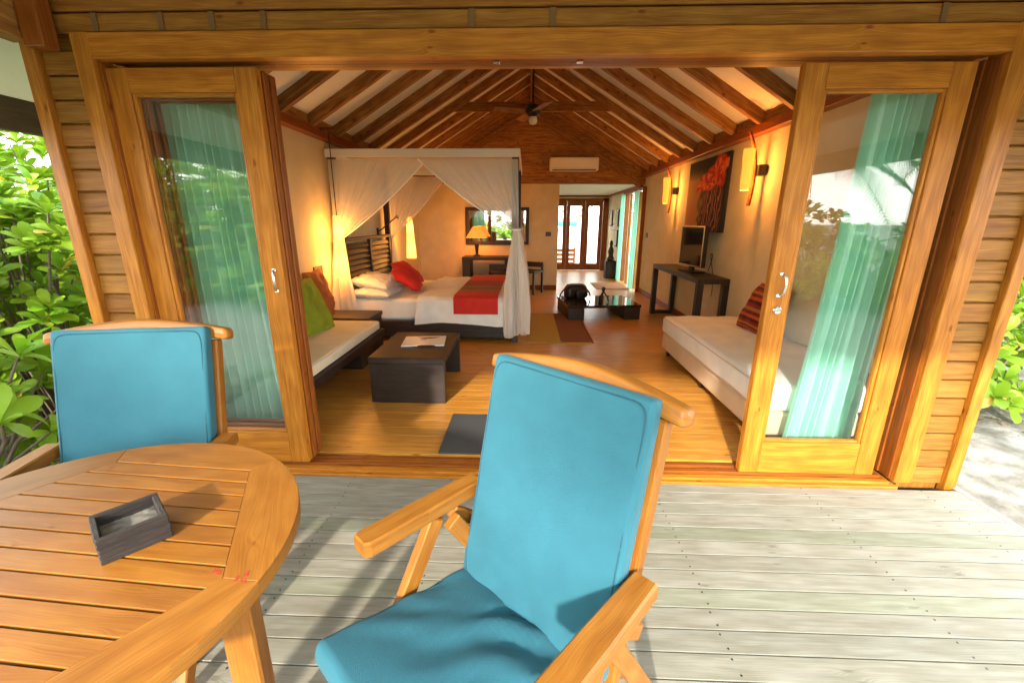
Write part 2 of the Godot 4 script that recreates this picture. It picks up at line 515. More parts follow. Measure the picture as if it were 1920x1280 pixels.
func _ready() -> void:
	rng.seed = 20240
	fine.seed = 4; fine.frequency = 0.01; fine.fractal_octaves = 3
	# ------------------------------------------------------------ camera, sky, sun, exposure
	var cam := Camera3D.new()
	cam.name = "camera"
	cam.fov = 76.87
	cam.near = 0.02
	cam.far = 600.0
	add_child(cam)
	cam.position = Vector3(0, 1.434, 2.225)
	cam.basis = Basis(Vector3.UP, deg_to_rad(1.934)) * Basis(Vector3.RIGHT, deg_to_rad(-15.637)) * Basis(Vector3.BACK, deg_to_rad(0.226))
	cam.current = true
	var we := WorldEnvironment.new()
	we.name = "environment"
	var env := Environment.new()
	var sky := Sky.new()
	var sm := ProceduralSkyMaterial.new()
	sm.sky_top_color = Color(0.80, 0.84, 0.87)
	sm.sky_horizon_color = Color(0.99, 0.97, 0.93)
	sm.sky_curve = 0.22
	sm.ground_bottom_color = Color(0.55, 0.52, 0.46)
	sm.ground_horizon_color = Color(0.80, 0.80, 0.78)
	sm.sun_angle_max = 1.0
	sky.sky_material = sm
	env.background_mode = Environment.BG_SKY
	env.sky = sky
	env.background_energy_multiplier = 2.4
	env.tonemap_mode = Environment.TONE_MAPPER_LINEAR
	env.tonemap_exposure = 5.3
	env.sdfgi_enabled = true
	env.ssao_enabled = true
	env.ssil_enabled = true
	we.environment = env
	add_child(we)
	var sun := DirectionalLight3D.new()
	sun.name = "sun"
	sun.light_energy = 0.6
	sun.light_color = Color(1.0, 0.96, 0.90)
	sun.light_angular_distance = 2.6
	sun.shadow_enabled = true
	add_child(sun)
	sun.look_at_from_position(Vector3.ZERO, Vector3(0.236, -0.407, -0.882))
	make_materials()
	setting()
	bungalow()
	doors()
	bedroom()
	hallway()
	patio()
	plants()

# ---------------------------------------------------------------- ground, deck
func setting() -> void:
	var mb := MB.new()
	var g := []
	var hz := FastNoiseLite.new(); hz.seed = 3; hz.frequency = 0.35
	for i in 81:
		var row := []
		for j in 81:
			var x: float = (j - 40) * 0.5
			var z: float = (i - 46) * 0.5
			row.append(Vector3(x, -0.16 + 0.035 * hz.get_noise_2d(x, z), z))
		g.append(row)
	mb.patch(g, 40.0, 40.0)
	mb.uvo = Vector2.ZERO
	for q in [[-300.0, -20.0, -300.0, 300.0], [20.0, 300.0, -300.0, 300.0], [-20.0, 20.0, -300.0, -23.0], [-20.0, 20.0, 17.0, 300.0]]:
		mb.quad(Vector3(q[0], -0.16, q[2]), Vector3(q[1], -0.16, q[2]), Vector3(q[1], -0.16, q[3]), Vector3(q[0], -0.16, q[3]), Vector3.UP, Vector2(q[0], q[2]), Vector2(q[1], q[2]), Vector2(q[1], q[3]), Vector2(q[0], q[3]))
	struct("ground", mb, M.sand)
	# deck: boards across, a kerb board at each side
	var deck := struct("deck", null, null)
	var zs := [0.061, 0.137, 0.231, 0.321, 0.417, 0.509, 0.598, 0.689, 0.786, 0.879, 0.971, 1.061, 1.155]
	var z := 1.155
	while z < 3.05:
		z += 0.0935
		zs.append(z)
	for i in zs.size() - 1:
		var d := wb(0.13, 0.03)
		if i in [4, 8, 12, 17]: d.tint = d.tint * Color(0.90, 0.97, 0.88)
		var w: float = zs[i + 1] - zs[i] - 0.0055
		d.box(Vector3(0.02, -0.02, (zs[i] + zs[i + 1]) * 0.5), Vector3(4.77, 0.04, w), 0.0012)
		var o := part("deck_board", d, M.deck, deck)
		var sc := MB.new()
		for x in [-1.75, -0.98, -0.42, 0.28, 0.72, 1.55, 2.2]:
			for s in [-0.027, 0.027]:
				sc.lathe([Vector2(0.0, 0.0012), Vector2(0.0035, 0.0012), Vector2(0.0042, -0.001)], 6, Vector3(x + rng.randf_range(-0.006, 0.006) + 0.06 * z * 0.0, 0.0, (zs[i] + zs[i + 1]) * 0.5 + s))
		var so := part("screw_heads", sc, M.black, o)
		so.set_meta("kind", "stuff")
	var kb := wb(0.05)
	kb.box(Vector3(2.432, -0.075, 1.55), Vector3(0.042, 0.145, 3.1), 0.004)
	part("edge_board", kb, M.deck, deck)
	kb = wb(0.05)
	kb.box(Vector3(-2.392, -0.075, 1.55), Vector3(0.042, 0.145, 3.1), 0.004)
	part("edge_board", kb, M.deck, deck)
	# indoor floor
	var fl := struct("floor", null, null)
	var zz := -0.155
	while zz > -10.8:
		var b := wb(0.09, 0.03)
		var wd := 0.118 if zz > -4.5 else 0.236
		var w2 := minf(wd, zz + 10.82)
		b.box(Vector3(0.035, FL - 0.02, zz - w2 * 0.5), Vector3(4.57, 0.04, w2 - 0.0015), 0.0012)
		part("floor_board", b, M.floor, fl)
		zz -= w2
	var sb := MB.new()
	sb.box(Vector3(0.035, -0.08, -5.5), Vector3(4.8, 0.12, 10.9), 0.0)
	part("slab", sb, M.grey, fl)

# ---------------------------------------------------------------- the house
var house: Node3D

func bungalow() -> void:
	house = thing("bungalow", "timber clad beach bungalow with wide open glazed sliding doors and beamed pitched ceiling", "house")
	# front wall: backing sheet and lapped cladding boards
	var fw := MB.new()
	fw.box(Vector3(-2.215, 1.05, -0.1), Vector3(0.20, 2.2, 0.14), 0.0)
	fw.box(Vector3(2.275, 1.05, -0.1), Vector3(0.24, 2.2, 0.14), 0.0)
	var first := fw.v.size()
	fw.slab([Vector2(-2.32, -2.20), Vector2(2.40, -2.20), Vector2(2.40, -2.44), Vector2(0.04, -3.80), Vector2(-2.32, -2.44)], -0.03, 0.11, 0.0)
	for k in range(first, fw.v.size()):      # the gable was laid flat: stand it up
		fw.v[k] = Vector3(fw.v[k].x, -fw.v[k].z, fw.v[k].y - 0.15)
		fw.n[k] = Vector3(fw.n[k].x, -fw.n[k].z, fw.n[k].y)
	var wall := part("front_wall", fw, M.clad, house)
	var yb := 0.0
	var rows := []
	while yb < 3.6:
		var pitch := 0.1045 if yb < 2.2 else 0.0865 if yb < 2.3 else 0.097
		rows.append([yb, pitch])
		yb += pitch
		if yb > 2.16 and yb < 2.26: yb = 2.2595
	for r in rows:
		var y: float = r[0]
		var tilt := Basis(Vector3.RIGHT, -0.05)
		var spans := []
		if y < 2.16: spans = [[-2.292, -2.100], [2.178, 2.372]]
		else:
			var half: float = (3.73 - y) / 0.60
			spans = [[maxf(-2.292, RX - half), minf(2.372, RX + half)]]
		for s in spans:
			if s[1] - s[0] < 0.1: continue
			var b := wb(0.24, 0.08)
			if s[0] < -2.0 and s[1] < 0: b.tint *= 0.92
			b.box(Vector3((s[0] + s[1]) * 0.5, y + r[1] * 0.5, -0.012), Vector3(s[1] - s[0], r[1] - 0.0075, 0.022), 0.005, tilt)
			part("cladding_board", b, M.clad, wall)
	for x in [-1.995, -1.684, -1.445, -1.206, -0.26, 0.10, 1.78]:
		part("batten_mark", one_box(Vector3(x, 2.3025, 0.0035), Vector3(0.026, 0.076, 0.004), 0.001), M.stain, wall)
	part("corner_trim", one_box(Vector3(-2.325, 1.1, 0.004), Vector3(0.066, 2.27, 0.05), 0.004), M.teak, house)
	part("corner_trim", one_box(Vector3(2.402, 1.1, 0.004), Vector3(0.06, 2.30, 0.05), 0.004), M.teak, house)
	# side, back and hall walls
	var lw := MB.new()
	lw.box(Vector3(XL - 0.06, 1.2, -3.58), Vector3(0.12, 2.72, 6.92), 0.0)
	part("side_wall", lw, M.wall, house)
	var rw := MB.new()
	rw.box(Vector3(XR + 0.06, 1.2, -3.42), Vector3(0.12, 2.72, 6.6), 0.0)
	rw.box(Vector3(XR + 0.06, 2.32, -7.62), Vector3(0.12, 0.48, 1.8), 0.0)
	rw.box(Vector3(XR + 0.06, 1.2, -9.7), Vector3(0.12, 2.72, 2.36), 0.0)
	part("side_wall", rw, M.wall, house)
	var bw := MB.new()
	bw.box(Vector3(-0.81, 1.08, -6.96), Vector3(2.88, 2.14, 0.12), 0.0)
	bw.box(Vector3(0.57, 1.08, -8.9), Vector3(0.12, 2.14, 3.76), 0.0)
	part("partition_wall", bw, M.wall, house)
	for s in [[Vector3(-0.81, 0.08, -6.892), Vector3(2.87, 0.1, 0.014)], [Vector3(XL + 0.007, 0.08, -3.5), Vector3(0.014, 0.1, 6.7)], [Vector3(XR - 0.007, 0.08, -3.45), Vector3(0.014, 0.1, 6.5)]]:
		part("skirting_board", one_box(s[0], s[1], 0.002), M.redwood, house)
	# gable above the partition, boarded
	var gb := MB.new()
	gb.box(Vector3(0.035, 2.3, -7.0), Vector3(4.57, 0.3, 0.1), 0.0)
	var gable := part("gable_backing", gb, M.gable, house)
	var gy := 2.15
	while gy < 3.68:
		var half: float = minf(2.28, (3.80 - gy) / 0.60)
		var b := wb(0.16, 0.06)
		b.box(Vector3(0.035, gy + 0.055, -6.91), Vector3(half * 2.0, 0.108, 0.04), 0.003)
		part("gable_board", b, M.gable, gable)
		gy += 0.11
	# ceiling: two sloped sheets from gable to porch, rafters below them
	for s in [-1.0, 1.0]:
		var edge := 2.86
		var y1 := ceil_y(RX + s * edge)
		var a := Vector3(RX, 3.78, 0)
		var b2 := Vector3(RX + s * edge, y1, 0)
		var d := (b2 - a).normalized()
		var nn := Vector3(-d.y * s, d.x * s, 0)
		var cb := MB.new()
		cb.box((a + b2) * 0.5 + nn * 0.05 + Vector3(0, 0, -3.42), Vector3(a.distance_to(b2) + 0.02, 0.1, 7.3), 0.0, Basis(d * s, nn, Vector3(0, 0, 1)))
		var ce := part("ceiling", cb, M.ceiling, house)
		var rb := MB.new()
		rb.box((a + b2) * 0.5 + nn * 0.135 + Vector3(0, 0, -3.42), Vector3(a.distance_to(b2) + 0.12, 0.06, 7.4), 0.0, Basis(d * s, nn, Vector3(0, 0, 1)))
		part("roof_covering", rb, M.beam, house)
		for k in 12:
			var z := -0.71 - 0.57 * k
			if k == 11: z = -6.82
			var r := wb(0.14, 0.05)
			var xa: float = RX + s * 0.02
			var xe: float = (XL - 0.0) if s < 0 else XR
			var A := Vector3(xa, ceil_y(xa), z) - nn * 0.053
			var B := Vector3(xe, ceil_y(xe), z) - nn * 0.053
			r.bar(A, B, 0.058, 0.108, nn, 0.003)
			part("rafter", r, M.rafter, ce)
	for s in [-1.0, 1.0]:
		var xw: float = XL + 0.05 if s < 0 else XR - 0.05
		part("wall_plate", one_box(Vector3(xw, 2.305, -3.45), Vector3(0.10, 0.085, 6.75), 0.004), M.redwood, house)
		for k in 10:
			var z := -0.995 - 0.57 * k
			part("blocking", one_box(Vector3(xw + s * 0.01, 2.40, z), Vector3(0.05, 0.10, 0.51), 0.003), M.rafter, house)
	part("ridge_beam", one_box(Vector3(RX, 3.68, -3.5), Vector3(0.045, 0.17, 6.75), 0.003), M.rafter, house)
	part("collar_tie", one_box(Vector3(RX, 3.04, -4.745), Vector3(2.46, 0.13, 0.045), 0.003), M.rafter, house)
	for s in [-1.0, 1.0]:
		var r2 := wb(0.05)
		r2.bar(Vector3(RX + s * 0.05, 3.42, -6.875), Vector3(RX + s * 2.2, 2.13, -6.875), 0.03, 0.14, Vector3(s, 1.6, 0).normalized())
		part("gable_trim", r2, M.rafter, house)
	# frame round the sliding doors
	part("door_head", one_box(Vector3(0.04, 2.204, -0.004), Vector3(4.20, 0.107, 0.058), 0.004), M.teak, house)
	part("door_jamb", one_box(Vector3(-2.067, 1.138, -0.028), Vector3(0.082, 2.24, 0.115), 0.004), M.teak, house)
	part("door_jamb", one_box(Vector3(2.136, 1.138, -0.028), Vector3(0.098, 2.24, 0.115), 0.004), M.teak, house)
	for q in [[2.080, -0.10], [2.074, -0.16], [-2.02, -0.10], [-2.014, -0.16]]:
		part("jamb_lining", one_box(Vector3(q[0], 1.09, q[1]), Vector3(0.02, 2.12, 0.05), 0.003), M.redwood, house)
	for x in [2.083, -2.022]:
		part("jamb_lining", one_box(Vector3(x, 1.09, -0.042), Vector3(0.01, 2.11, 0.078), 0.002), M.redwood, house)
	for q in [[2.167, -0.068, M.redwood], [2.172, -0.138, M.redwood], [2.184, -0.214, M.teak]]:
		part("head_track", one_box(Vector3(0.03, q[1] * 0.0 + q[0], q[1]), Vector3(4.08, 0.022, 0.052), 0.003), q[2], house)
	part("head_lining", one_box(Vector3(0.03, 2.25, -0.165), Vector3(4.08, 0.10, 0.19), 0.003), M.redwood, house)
	for x in [-0.155, 0.235]:
		part("door_guide", one_box(Vector3(x, 2.150, -0.066), Vector3(0.03, 0.012, 0.03), 0.002), M.steel, house)
	part("door_sill", one_box(Vector3(0.03, -0.012, -0.04), Vector3(4.12, 0.05, 0.20), 0.004), M.teak, house)
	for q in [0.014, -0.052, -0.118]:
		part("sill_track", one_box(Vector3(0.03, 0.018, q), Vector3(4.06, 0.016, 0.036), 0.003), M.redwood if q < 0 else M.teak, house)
	# porch roof: hipped sheet, beams, posts
	var zf := 2.74
	var pr := MB.new()
	var e0 := RX - 2.86
	var e1 := RX + 2.86
	var ye := ceil_y(e0)
	var apex := Vector3(RX, 3.78, 0.235)
	var th := Vector3(0, 0.06, 0)
	for off in [Vector3.ZERO, th]:
		var up := Vector3.DOWN if off == Vector3.ZERO else Vector3.UP
		pr.tri(Vector3(e0, ye, 2.85) + off, Vector3(e1, ye, 2.85) + off, apex + off, up, up, up, Vector2(0, 0), Vector2(5, 0), Vector2(2, 3))
		pr.tri(Vector3(e0, ye, 2.85) + off, Vector3(e0, ye, 0.225) + off, apex + off, up, up, up, Vector2(0, 0), Vector2(5, 0), Vector2(2, 3))
		pr.tri(Vector3(e1, ye, 2.85) + off, Vector3(e1, ye, 0.225) + off, apex + off, up, up, up, Vector2(0, 0), Vector2(5, 0), Vector2(2, 3))
	part("porch_soffit", pr, M.soffit, house)
	for x in [-2.32, 2.40]:
		part("porch_beam", one_box(Vector3(x, 2.287, 1.41), Vector3(0.10, 0.15, 2.75), 0.005), M.rafter, house)
	part("porch_beam", one_box(Vector3(RX, 2.165, zf), Vector3(5.2, 0.13, 0.1), 0.005), M.beam, house)
	part("bracket_board", one_box(Vector3(-2.218, 2.55, 0.055), Vector3(0.095, 0.74, 0.075), 0.004), M.redwood, house)
	for x in [-2.83, 2.91]:
		part("fascia_board", one_box(Vector3(x, 1.985, -2.1), Vector3(0.05, 0.175, 9.85), 0.004), M.beam, house)
	part("fascia_board", one_box(Vector3(RX, 2.135, 2.872), Vector3(5.76, 0.13, 0.04), 0.004), M.beam, house)
	for x in [-2.6, 2.68]:
		part("porch_post", one_box(Vector3(x, 1.0, zf), Vector3(0.11, 2.3, 0.11), 0.005), M.teak, house)

# ---------------------------------------------------------------- sliding doors and curtains
func door_panel(x0: float, x1: float, z: float, m: Material, hx: float, lock: bool, label: String) -> void:
	var y0 := 0.034
	var y1 := 2.128
	var sw := 0.105
	var th := 0.046
	var o := Node3D.new()
	o.name = "sliding_door"
	house.add_child(o, true)
	o.set_meta("label", label)
	part("stile", one_box(Vector3(x0 + sw * 0.5, (y0 + y1) * 0.5, z), Vector3(sw, y1 - y0, th), 0.004), m, o)
	part("stile", one_box(Vector3(x1 - sw * 0.5, (y0 + y1) * 0.5, z), Vector3(sw, y1 - y0, th), 0.004), m, o)
	part("rail", one_box(Vector3((x0 + x1) * 0.5, y1 - 0.053, z), Vector3(x1 - x0 - 2 * sw, 0.106, th - 0.004), 0.003), m, o)
	part("rail", one_box(Vector3((x0 + x1) * 0.5, y0 + 0.097, z), Vector3(x1 - x0 - 2 * sw, 0.194, th - 0.004), 0.003), m, o)
	var gx0 := x0 + sw
	var gx1 := x1 - sw
	var gy0 := y0 + 0.194
	var gy1 := y1 - 0.106
	for q in [[gx0 + 0.008, 0, 0.016, gy1 - gy0], [gx1 - 0.008, 0, 0.016, gy1 - gy0]]:
		part("glazing_bead", one_box(Vector3(q[0], (gy0 + gy1) * 0.5, z), Vector3(q[2], q[3], 0.03), 0.003), m, o)
	for y in [gy0 + 0.008, gy1 - 0.008]:
		part("glazing_bead", one_box(Vector3((gx0 + gx1) * 0.5, y, z), Vector3(gx1 - gx0 - 0.032, 0.016, 0.03), 0.003), m, o)
	var s := MB.new()
	s.quad(Vector3(gx0 + 0.012, gy0 + 0.012, z), Vector3(gx1 - 0.012, gy0 + 0.012, z), Vector3(gx1 - 0.012, gy1 - 0.012, z), Vector3(gx0 + 0.012, gy1 - 0.012, z), Vector3.BACK, Vector2(0, 0), Vector2(1, 0), Vector2(1, 1), Vector2(0, 1))
	s.quad(Vector3(gx0 + 0.012, gy0 + 0.012, z - 0.006), Vector3(gx1 - 0.012, gy0 + 0.012, z - 0.006), Vector3(gx1 - 0.012, gy1 - 0.012, z - 0.006), Vector3(gx0 + 0.012, gy1 - 0.012, z - 0.006), Vector3.BACK, Vector2(0, 0), Vector2(1, 0), Vector2(1, 1), Vector2(0, 1))
	part("glass_pane", s, M.glass, o)
	if hx != 0.0:
		var hb := MB.new()
		var zf := z + th * 0.5
		var pts := []
		var rad := []
		for k in 13:
			var a := PI * k / 12.0
			pts.append(Vector3(hx + 0.012 * sin(a), 1.125 - 0.055 * cos(a), zf - 0.002 + 0.036 * pow(sin(a), 0.6)))
			rad.append(0.0065)
		hb.tube(pts, rad, 8)
		for s2 in [-1, 1]:
			hb.lathe([Vector2(0.0, 0.006), Vector2(0.010, 0.006), Vector2(0.012, -0.006)], 10, Vector3(hx, 1.125 + 0.055 * s2, zf))
		part("handle", hb, M.steel, o)
	if lock:
		var lb := MB.new()
		lb.lathe([Vector2(0.0, 0.014), Vector2(0.007, 0.014), Vector2(0.008, 0.011), Vector2(0.017, 0.012), Vector2(0.0225, 0.006), Vector2(0.0235, 0.0)], 20)
		for k in lb.v.size():
			lb.v[k] = Vector3(lb.v[k].x, -lb.v[k].z, lb.v[k].y) + Vector3(1.304, 0.992, z + th * 0.5)
			lb.n[k] = Vector3(lb.n[k].x, -lb.n[k].z, lb.n[k].y)
		part("lock", lb, M.steel, o)

func curtain(called: String, label: String, xt0: float, xt1: float, xb0: float, xb1: float, z: float, y0: float, y1: float, pleats: float, ph: float) -> void:
	var mb := MB.new()
	var g := []
	for i in 31:
		var row := []
		var f := i / 30.0
		for j in 121:
			var s := j / 120.0
			var x := lerpf(lerpf(xt0, xt1, s), lerpf(xb0, xb1, s), pow(f, 1.2))
			var w := s + 0.02 * sin(s * 9.0 + f * 2.0 + ph)
			var zz := z + (0.030 + 0.008 * f) * sin(w * pleats * TAU + ph) + 0.008 * sin(w * pleats * 2.3 * TAU + ph * 2.0 + f * 1.5) + 0.02 * sin(s * 3.0 + f * 2.0)
			row.append(Vector3(x, lerpf(y1, y0, f), zz))
		g.append(row)
	mb.patch(g, 1.0, 2.0)
	single(called, mb, M.sheer, label, "curtain")

func doors() -> void:
	door_panel(-2.024, -1.292, -0.046, M.teak, -1.338, false, "left sliding door with golden wooden frame")
	door_panel(1.246, 2.004, -0.046, M.teak, 1.298, true, "right sliding door with golden wooden frame and a round lock")
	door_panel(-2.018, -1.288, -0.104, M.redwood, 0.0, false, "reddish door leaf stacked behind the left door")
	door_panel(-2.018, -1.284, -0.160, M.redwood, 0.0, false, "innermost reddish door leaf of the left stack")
	curtain("curtain", "sheer turquoise green curtain behind the glass of the left door", -1.95, -1.53, -1.96, -1.44, -0.27, 0.10, 2.10, 9.0, 0.4)
	curtain("curtain", "sheer turquoise green curtain behind the glass of the right door, swept inward at the foot", 1.72, 2.04, 1.58, 2.00, -0.24, 0.10, 2.10, 7.0, 2.1)

# ---------------------------------------------------------------- bedroom
func bedroom() -> void:
	bed()
	daybeds()
	# coffee table: slab on two slab ends
	var t := thing("coffee_table", "low espresso wood coffee table with solid slab ends and a magazine on it", "coffee table", Vector3(-0.93, FL, -1.32))
	part("tabletop", one_box(Vector3(0, 0.355, 0), Vector3(0.60, 0.05, 0.80), 0.004), M.espresso, t)
	for s in [-1, 1]:
		part("leg_panel", one_box(Vector3(0, 0.164, 0.372 * s), Vector3(0.594, 0.328, 0.05), 0.004), M.espresso, t)
	var mg := MB.new()
	mg.box(Vector3.ZERO, Vector3(0.36, 0.012, 0.30), 0.002)
	var mag := mat(Color(1, 1, 1), 0.35, magazine_tex())
	mag.uv1_scale = Vector3(1.0 / 0.36, 1.0 / 0.30, 1)
	mag.uv1_offset = Vector3(0.5, 0.5, 0)
	single("magazine", mg, mag, "white magazine with a dark swoosh lying on the low coffee table", "magazine", Vector3(-0.89, FL + 0.3875, -1.38), 0.12)
	var mt := MB.new()
	mt.box(Vector3(0.35, 0.006, 0.28), Vector3(0.82, 0.012, 0.565), 0.003)
	single("door_mat", mt, M.grey, "dark grey door mat just inside the threshold", "mat", Vector3(-0.48, FL, -0.72))
	# rug in two tones with a dark red border
	var rg := thing("rug", "flat woven rug half ochre and half russet at the foot of the bed", "rug", Vector3(0.40, FL, -3.6))
	part("ochre_half", one_box(Vector3(-0.19, 0.004, 0), Vector3(0.42, 0.008, 1.68), 0.002), M.rug_a, rg)
	part("russet_half", one_box(Vector3(0.205, 0.004, 0), Vector3(0.37, 0.008, 1.68), 0.002), M.rug_b, rg)
	part("border", one_box(Vector3(0.404, 0.0045, 0), Vector3(0.022, 0.009, 1.68), 0.002), M.dkred, rg)
	part("border", one_box(Vector3(0.0, 0.0045, 0.85), Vector3(0.80, 0.009, 0.018), 0.002), M.rug_a, rg)
	# console and television
	var cn := thing("console_table", "narrow espresso wood console table against the right wall carrying a television", "console table", Vector3(2.14, FL, -3.68))
	part("tabletop", one_box(Vector3(0, 0.745, 0), Vector3(0.36, 0.06, 1.84), 0.004), M.espresso, cn)
	for x in [-0.145, 0.145]:
		for z in [-0.88, 0.88]:
			part("leg", one_box(Vector3(x, 0.357, z), Vector3(0.07, 0.714, 0.08), 0.004), M.espresso, cn)
	part("stretcher", one_box(Vector3(0, 0.03, -0.88), Vector3(0.22, 0.05, 0.07), 0.003), M.espresso, cn)
	var tv := thing("television", "flat screen television with grey bezel on the console table", "television", Vector3(2.12, FL + 0.776, -3.46), -1.46)
	part("bezel", one_box(Vector3(0, 0.33, 0), Vector3(0.60, 0.50, 0.06), 0.008), M.black, tv)
	for q in [[Vector3(0, 0.33, 0.0315), Vector3(0.56, 0.455, 0.005), M.screen, "screen"], [Vector3(0, 0.571, 0.0315), Vector3(0.595, 0.018, 0.006), M.steel, "trim"], [Vector3(0, 0.089, 0.0315), Vector3(0.595, 0.018, 0.006), M.steel, "trim"], [Vector3(-0.29, 0.33, 0.0315), Vector3(0.016, 0.464, 0.006), M.steel, "trim"], [Vector3(0.29, 0.33, 0.0315), Vector3(0.016, 0.464, 0.006), M.steel, "trim"]]:
		part(q[3], one_box(q[0], q[1], 0.002), q[2], tv)
	part("stand", one_box(Vector3(0, 0.012, -0.01), Vector3(0.34, 0.022, 0.20), 0.006), M.black, tv)
	part("neck", one_box(Vector3(0, 0.055, -0.01), Vector3(0.09, 0.07, 0.04), 0.006), M.black, tv)
	var cb := MB.new()
	var cp := []
	var cr := []
	for k in 25:
		var f := k / 24.0
		cp.append(Vector3(0.02 * sin(f * 9.0), 0.34 * sin(f * PI) * (1.0 - 0.4 * f) - 0.30 * f * f, 0.16 * f))
		cr.append(0.004)
	cb.tube(cp, cr, 6)
	single("cable", cb, M.black, "black cable looping behind the television", "cable", Vector3(2.296, FL + 0.80, -3.35))
	# painting on the right wall
	var pt := thing("painting", "tall canvas of abstract red blooms and pale stems on dark ground between two wall lamps", "painting", Vector3(XR, 1.76, -3.72))
	part("stretcher_frame", one_box(Vector3(-0.018, 0, 0), Vector3(0.032, 0.90, 1.24), 0.003), M.black, pt)
	var cv := MB.new()
	cv.quad(Vector3(-0.0365, -0.45, -0.62), Vector3(-0.0365, -0.45, 0.62), Vector3(-0.0365, 0.45, 0.62), Vector3(-0.0365, 0.45, -0.62), Vector3.LEFT, Vector2(0, 1), Vector2(1, 1), Vector2(1, 0), Vector2(0, 0))
	part("canvas", cv, mat(Color(1, 1, 1), 0.85, painting_tex()), pt)
	# wall lamps
	sconce(Vector3(XR, 1.92, -2.36), "amber wall lamp with a curved wooden stem, the one nearer the open door")
	sconce(Vector3(XR, 1.89, -4.90), "amber wall lamp with a curved wooden stem, the farther one beside the painting")
	# pendants by the bed
	pendant(Vector3(-2.07, 0.82, -2.56), 2.34, "long tapered paper pendant lamp over the near bedside table")
	pendant(Vector3(-1.93, 0.83, -5.02), 2.44, "long tapered paper pendant lamp on the far side of the bed")
	# switches
	single("wall_switch", one_box(Vector3.ZERO, Vector3(0.012, 0.10, 0.20), 0.003), M.black, "dark switch plate on the left wall beside the near pendant lamp", "switch", Vector3(XL + 0.006, 0.91, -2.36))
	single("wall_switch", one_box(Vector3.ZERO, Vector3(0.11, 0.085, 0.012), 0.003), M.black, "small dark switch on the end wall beside the hall opening", "switch", Vector3(0.43, 1.18, -6.894))
	single("wall_switch", one_box(Vector3.ZERO, Vector3(0.012, 0.09, 0.12), 0.003), M.black, "small dark switch on the right wall near the hall curtains", "switch", Vector3(XR - 0.006, 1.18, -6.45))
	# air conditioner
	var ac := thing("air_conditioner", "white split air conditioner on the wooden gable wall", "air conditioner", Vector3(0.885, 2.37, -6.89))
	var acb := MB.new()
	acb.cushion(Vector3(0, 0.125, 0.11), Vector3(0.94, 0.25, 0.20), 0.035, 0.0, Basis(), 0, 4)
	part("casing", acb, M.plastic, ac)
	part("louvre", one_box(Vector3(0, 0.035, 0.205), Vector3(0.84, 0.035, 0.016), 0.003, Basis(Vector3.RIGHT, 0.5)), M.linen, ac)
	part("outlet", one_box(Vector3(0, 0.014, 0.195), Vector3(0.84, 0.02, 0.03), 0.002), M.black, ac)
	# fan
	var fn := thing("ceiling_fan", "dark ceiling fan with wooden blades hanging from the ridge", "ceiling fan", Vector3(0.055, 2.80, -4.25), 0.35)
	var rod := MB.new()
	rod.tube([Vector3(0, 0.16, 0), Vector3(0, 0.85, 0)], [0.014, 0.014], 8)
	part("rod", rod, M.black, fn)
	var hub := MB.new()
	hub.lathe([Vector2(0, 0), Vector2(0.06, 0.005), Vector2(0.10, 0.04), Vector2(0.11, 0.09), Vector2(0.09, 0.14), Vector2(0.03, 0.17), Vector2(0, 0.17)], 20)
	part("motor", hub, M.black, fn)
	for k in 4:
		var bl := wb(0.05)
		bl.box(Vector3(0, 0.06, 0), Vector3(0.13, 0.008, 0.42), 0.003, Basis(Vector3.BACK, 0.22))
		var b := part("blade", bl, M.rafter, fn)
		b.rotation.y = k * PI / 2.0
		b.position = Vector3(sin(k * PI / 2.0), 0, cos(k * PI / 2.0)) * 0.34
	var lk := MB.new()
	lk.lathe([Vector2(0, -0.10), Vector2(0.045, -0.085), Vector2(0.06, -0.045), Vector2(0.05, 0.0)], 16)
	part("light_globe", lk, M.plastic, fn)
	# desk group on the end wall
	var dk := thing("writing_desk", "dark desk under the mirror on the end wall", "desk", Vector3(-0.78, FL, -6.55))
	part("desktop", one_box(Vector3(0, 0.69, 0), Vector3(1.0, 0.06, 0.5), 0.004), M.espresso, dk)
	for s in [-1, 1]:
		part("leg_panel", one_box(Vector3(0.42 * s, 0.33, 0), Vector3(0.16, 0.66, 0.46), 0.004), M.espresso, dk)
	stool("desk_chair", "dark wooden chair pushed under the desk", Vector3(-0.52, FL, -6.22), PI)
	stool("side_chair", "dark wooden chair against the end wall right of the bed net", Vector3(0.06, FL, -6.45), -0.5)
	var mi := thing("wall_mirror", "large mirror in a dark frame above the desk", "mirror", Vector3(-0.62, 1.33, -6.885))
	for q in [[Vector3(0, 0.335, 0), Vector3(1.3, 0.07, 0.04)], [Vector3(0, -0.335, 0), Vector3(1.3, 0.07, 0.04)], [Vector3(-0.615, 0, 0), Vector3(0.07, 0.60, 0.04)], [Vector3(0.615, 0, 0), Vector3(0.07, 0.60, 0.04)]]:
		part("frame", one_box(q[0], q[1], 0.004), M.espresso, mi)
	var ms := MB.new()
	ms.quad(Vector3(-0.58, -0.30, 0.004), Vector3(0.58, -0.30, 0.004), Vector3(0.58, 0.30, 0.004), Vector3(-0.58, 0.30, 0.004), Vector3.BACK, Vector2.ZERO, Vector2.RIGHT, Vector2.ONE, Vector2.DOWN)
	part("mirror_glass", ms, M.mirror, mi)
	var tl := thing("table_lamp", "table lamp with a conical orange shade on the desk before the mirror", "lamp", Vector3(-1.0, FL + 0.722, -6.47))
	var tb := MB.new()
	tb.lathe([Vector2(0, 0), Vector2(0.07, 0), Vector2(0.075, 0.02), Vector2(0.025, 0.05), Vector2(0.035, 0.15), Vector2(0.05, 0.24), Vector2(0.022, 0.33), Vector2(0.012, 0.40), Vector2(0, 0.40)], 18)
	part("base", tb, M.black, tl)
	var ts := MB.new()
	ts.lathe([Vector2(0.215, 0.36), Vector2(0.07, 0.58)], 28)
